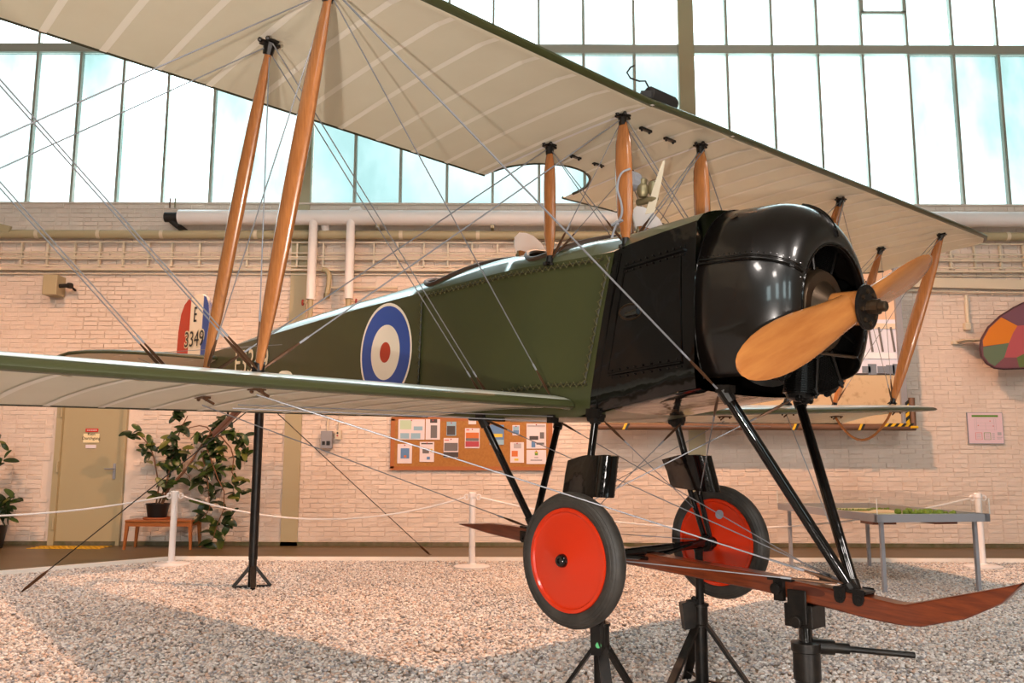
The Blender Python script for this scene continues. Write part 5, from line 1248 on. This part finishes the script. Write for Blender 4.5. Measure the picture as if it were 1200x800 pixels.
def leafmesh(name, mm, seed):
    r = random.Random(seed); vs = []; fs = []; n = 7
    for i in range(n + 1):
        t_ = (1 - math.cos(PI * i / n)) / 2; w_ = .235 * math.sin(PI * min(1, t_ * .97 + .02)) ** .55; z = .10 * math.sin(PI * t_ * .8) - .18 * t_ * t_
        vs += [(t_, -w_, z + .05), (t_, 0, z), (t_, w_, z + .05)]
        if i < n: b_ = i * 3; fs += [(b_, b_ + 1, b_ + 4, b_ + 3), (b_ + 1, b_ + 2, b_ + 5, b_ + 4)]
    o_ = len(vs); vs += [(v[0], v[1], v[2] - .012) for v in vs[:]]; fs += [tuple(i + o_ for i in reversed(q)) for q in fs[:]]
    m_ = MB(); m_.add(vs, fs); return m_.data(name, mm, 'all')
LM = [leafmesh('leaf', m_leaf[k % 3 if k < 4 else 1], k) for k in range(6)]
def leaf(parent, base, p, d, size, r):
    d = Vector(d).normalized(); up = Vector((r.uniform(-.5, .5), -.8 + r.uniform(-.4, .5), .9)); up = (up - d * up.dot(d)).normalized(); y = up.cross(d)
    M_ = Matrix.Identity(4)
    for i in range(3): M_[i][0], M_[i][1], M_[i][2], M_[i][3] = d[i] * size, y[i] * size, up[i] * size, (p - base)[i]
    l_ = link(r.choice(LM[:2] + LM[:1] + LM[1:2] + LM[2:3] if r.random() < .7 else LM[1:2] + LM[4:]), 'leaf', parent); l_.matrix_local = M_
ZP = lambda x, y, dy=0: at(x / 4.4444 + 130, y / 4.4444 + 470, YBn - .05 + dy)
def stemp(pts, r0, r1, nm='stem'):
    n = len(pts); rr_ = [lerp(r0, r1, k / (n - 1)) for k in range(n)]; MB(f).tube(pts, rr_, 8).build(nm, m_stem, plant, smooth=True)
top = pb + Vector((0, 0, .2))
stemp([top + Vector((-.03, 0, 0)), ZP(250, 440), ZP(225, 300), ZP(205, 235), ZP(165, 190), ZP(130, 165)], .014, .007)
stemp([top + Vector((.05, 0, 0)), ZP(300, 455), ZP(345, 405), ZP(400, 345), ZP(445, 270), ZP(490, 200), ZP(525, 165, -.1)], .026, .013)
stemp([ZP(525, 165, -.1), ZP(500, 135), ZP(460, 127), ZP(410, 138), ZP(375, 180)], .012, .007)
stemp([top, ZP(285, 440), ZP(310, 340), ZP(330, 230), ZP(370, 130), ZP(400, 75)], .016, .007)
stemp([ZP(525, 165, -.1), ZP(575, 185, -.1), ZP(625, 245, -.1), ZP(640, 300, -.1), ZP(630, 370, -.05), ZP(650, 410, -.05)], .014, .007)
stemp([ZP(490, 215), ZP(530, 330, -.1), ZP(560, 410, -.1), ZP(590, 470, -.1), ZP(588, 560, -.1), ZP(555, 640, -.1), ZP(530, 720, -.1)], .012, .006)
stemp([ZP(470, 260), ZP(505, 420, -.1), ZP(515, 560, -.1), ZP(480, 610, -.1)], .010, .006)
stemp([ZP(350, 405), ZP(385, 370), ZP(410, 395), ZP(420, 430)], .009, .006)
rr = random.Random(21)
CL = [(350, 75, 45, 10), (372, 135, 32, 6), (322, 195, 50, 13), (300, 240, 40, 8), (335, 275, 62, 17), (390, 260, 35, 6), (300, 335, 45, 9), (345, 330, 40, 7), (285, 430, 40, 6), (320, 420, 18, 2), (460, 195, 35, 7), (520, 215, 55, 15), (570, 245, 40, 8), (520, 285, 60, 14), (570, 300, 30, 5), (500, 360, 62, 16), (560, 370, 35, 6), (450, 430, 55, 12), (525, 470, 50, 10), (590, 110, 40, 9), (560, 130, 25, 4), (610, 175, 40, 8), (680, 205, 58, 14), (705, 255, 50, 10), (655, 290, 30, 5), (628, 350, 20, 2), (640, 435, 22, 3), (670, 405, 18, 2), (702, 410, 22, 2), (670, 480, 26, 3), (712, 465, 24, 2), (625, 490, 20, 2), (595, 450, 26, 4), (555, 540, 22, 2), (470, 540, 28, 3), (480, 605, 40, 4), (530, 630, 25, 3), (610, 605, 40, 6), (600, 640, 30, 3), (525, 685, 22, 2), (497, 735, 26, 2), (566, 712, 26, 3), (180, 240, 25, 3), (190, 275, 24, 3), (215, 222, 24, 4), (152, 165, 20, 2), (125, 183, 20, 2), (125, 128, 16, 1), (92, 170, 18, 2), (195, 310, 16, 1), (372, 420, 20, 2), (240, 500, 18, 2), (215, 480, 14, 1), (440, 340, 30, 4)]
nl = 0
for x, y, r_, n in CL:
    c_ = ZP(x, y); sc = .0 + r_ / 4.4444 / (FPX / YBn)
    n = max(1, round(n * .84))
    for k in range(n):
        a = 2 * PI * (k / n) + rr.uniform(-.5, .5); e = Vector((math.cos(a), rr.uniform(-.9, .35), math.sin(a) * .8 - .2)); size = rr.uniform(.16, .23) if y < 500 else rr.uniform(.20, .27)
        st = c_ + Vector((rr.uniform(-1, 1), rr.uniform(-1, 1), rr.uniform(-1, 1))) * sc * .5
        if nl < 298: leaf(plant, pb, st - e.normalized() * size * .3, e, size, rr); nl += 1
# a second plant partly in view at the left edge
YL = D - .5
pc2 = Vector((at(-8, 600, YL).x, YL, 0))
o = thing('rubber_plant', 'dark green rubber plant cut off by the left edge of the photograph', 'plant', pc2); f = off(pc2); plant = o
MB(f).lathe(pc2, (0, 0, 1), [(0, .17), (.32, .22), (.35, .22), (.34, .2), (.28, .19)], 20).build('pot', m_pot, o, smooth=True)
MB(f).lathe(pc2, (0, 0, 1), [(.26, .19), (.30, .001)], 16).build('soil', m_soil, o)
MB(f).tube([pc2 + Vector((0, 0, .28)), at(-6, 560, YL), at(-4, 530, YL)], [.02, .016, .01], 8).build('stem', m_stem, o, smooth=True)
for x, y, r_, n in ((-2, 520, 9, 9), (2, 540, 8, 5), (6, 592, 14, 14), (14, 585, 8, 5), (0, 600, 10, 8), (12, 606, 8, 4), (-12, 560, 12, 10)):
    c_ = at(x, y, YL)
    for k in range(n):
        a = 2 * PI * k / n + rr.uniform(-.4, .4); e = Vector((math.cos(a), rr.uniform(-.9, .35), math.sin(a) * .8)); size = rr.uniform(.16, .24)
        leaf(plant, pc2, c_ + Vector((rr.uniform(-.05, .05), rr.uniform(-.08, .08), rr.uniform(-.05, .05))), e, size, rr)
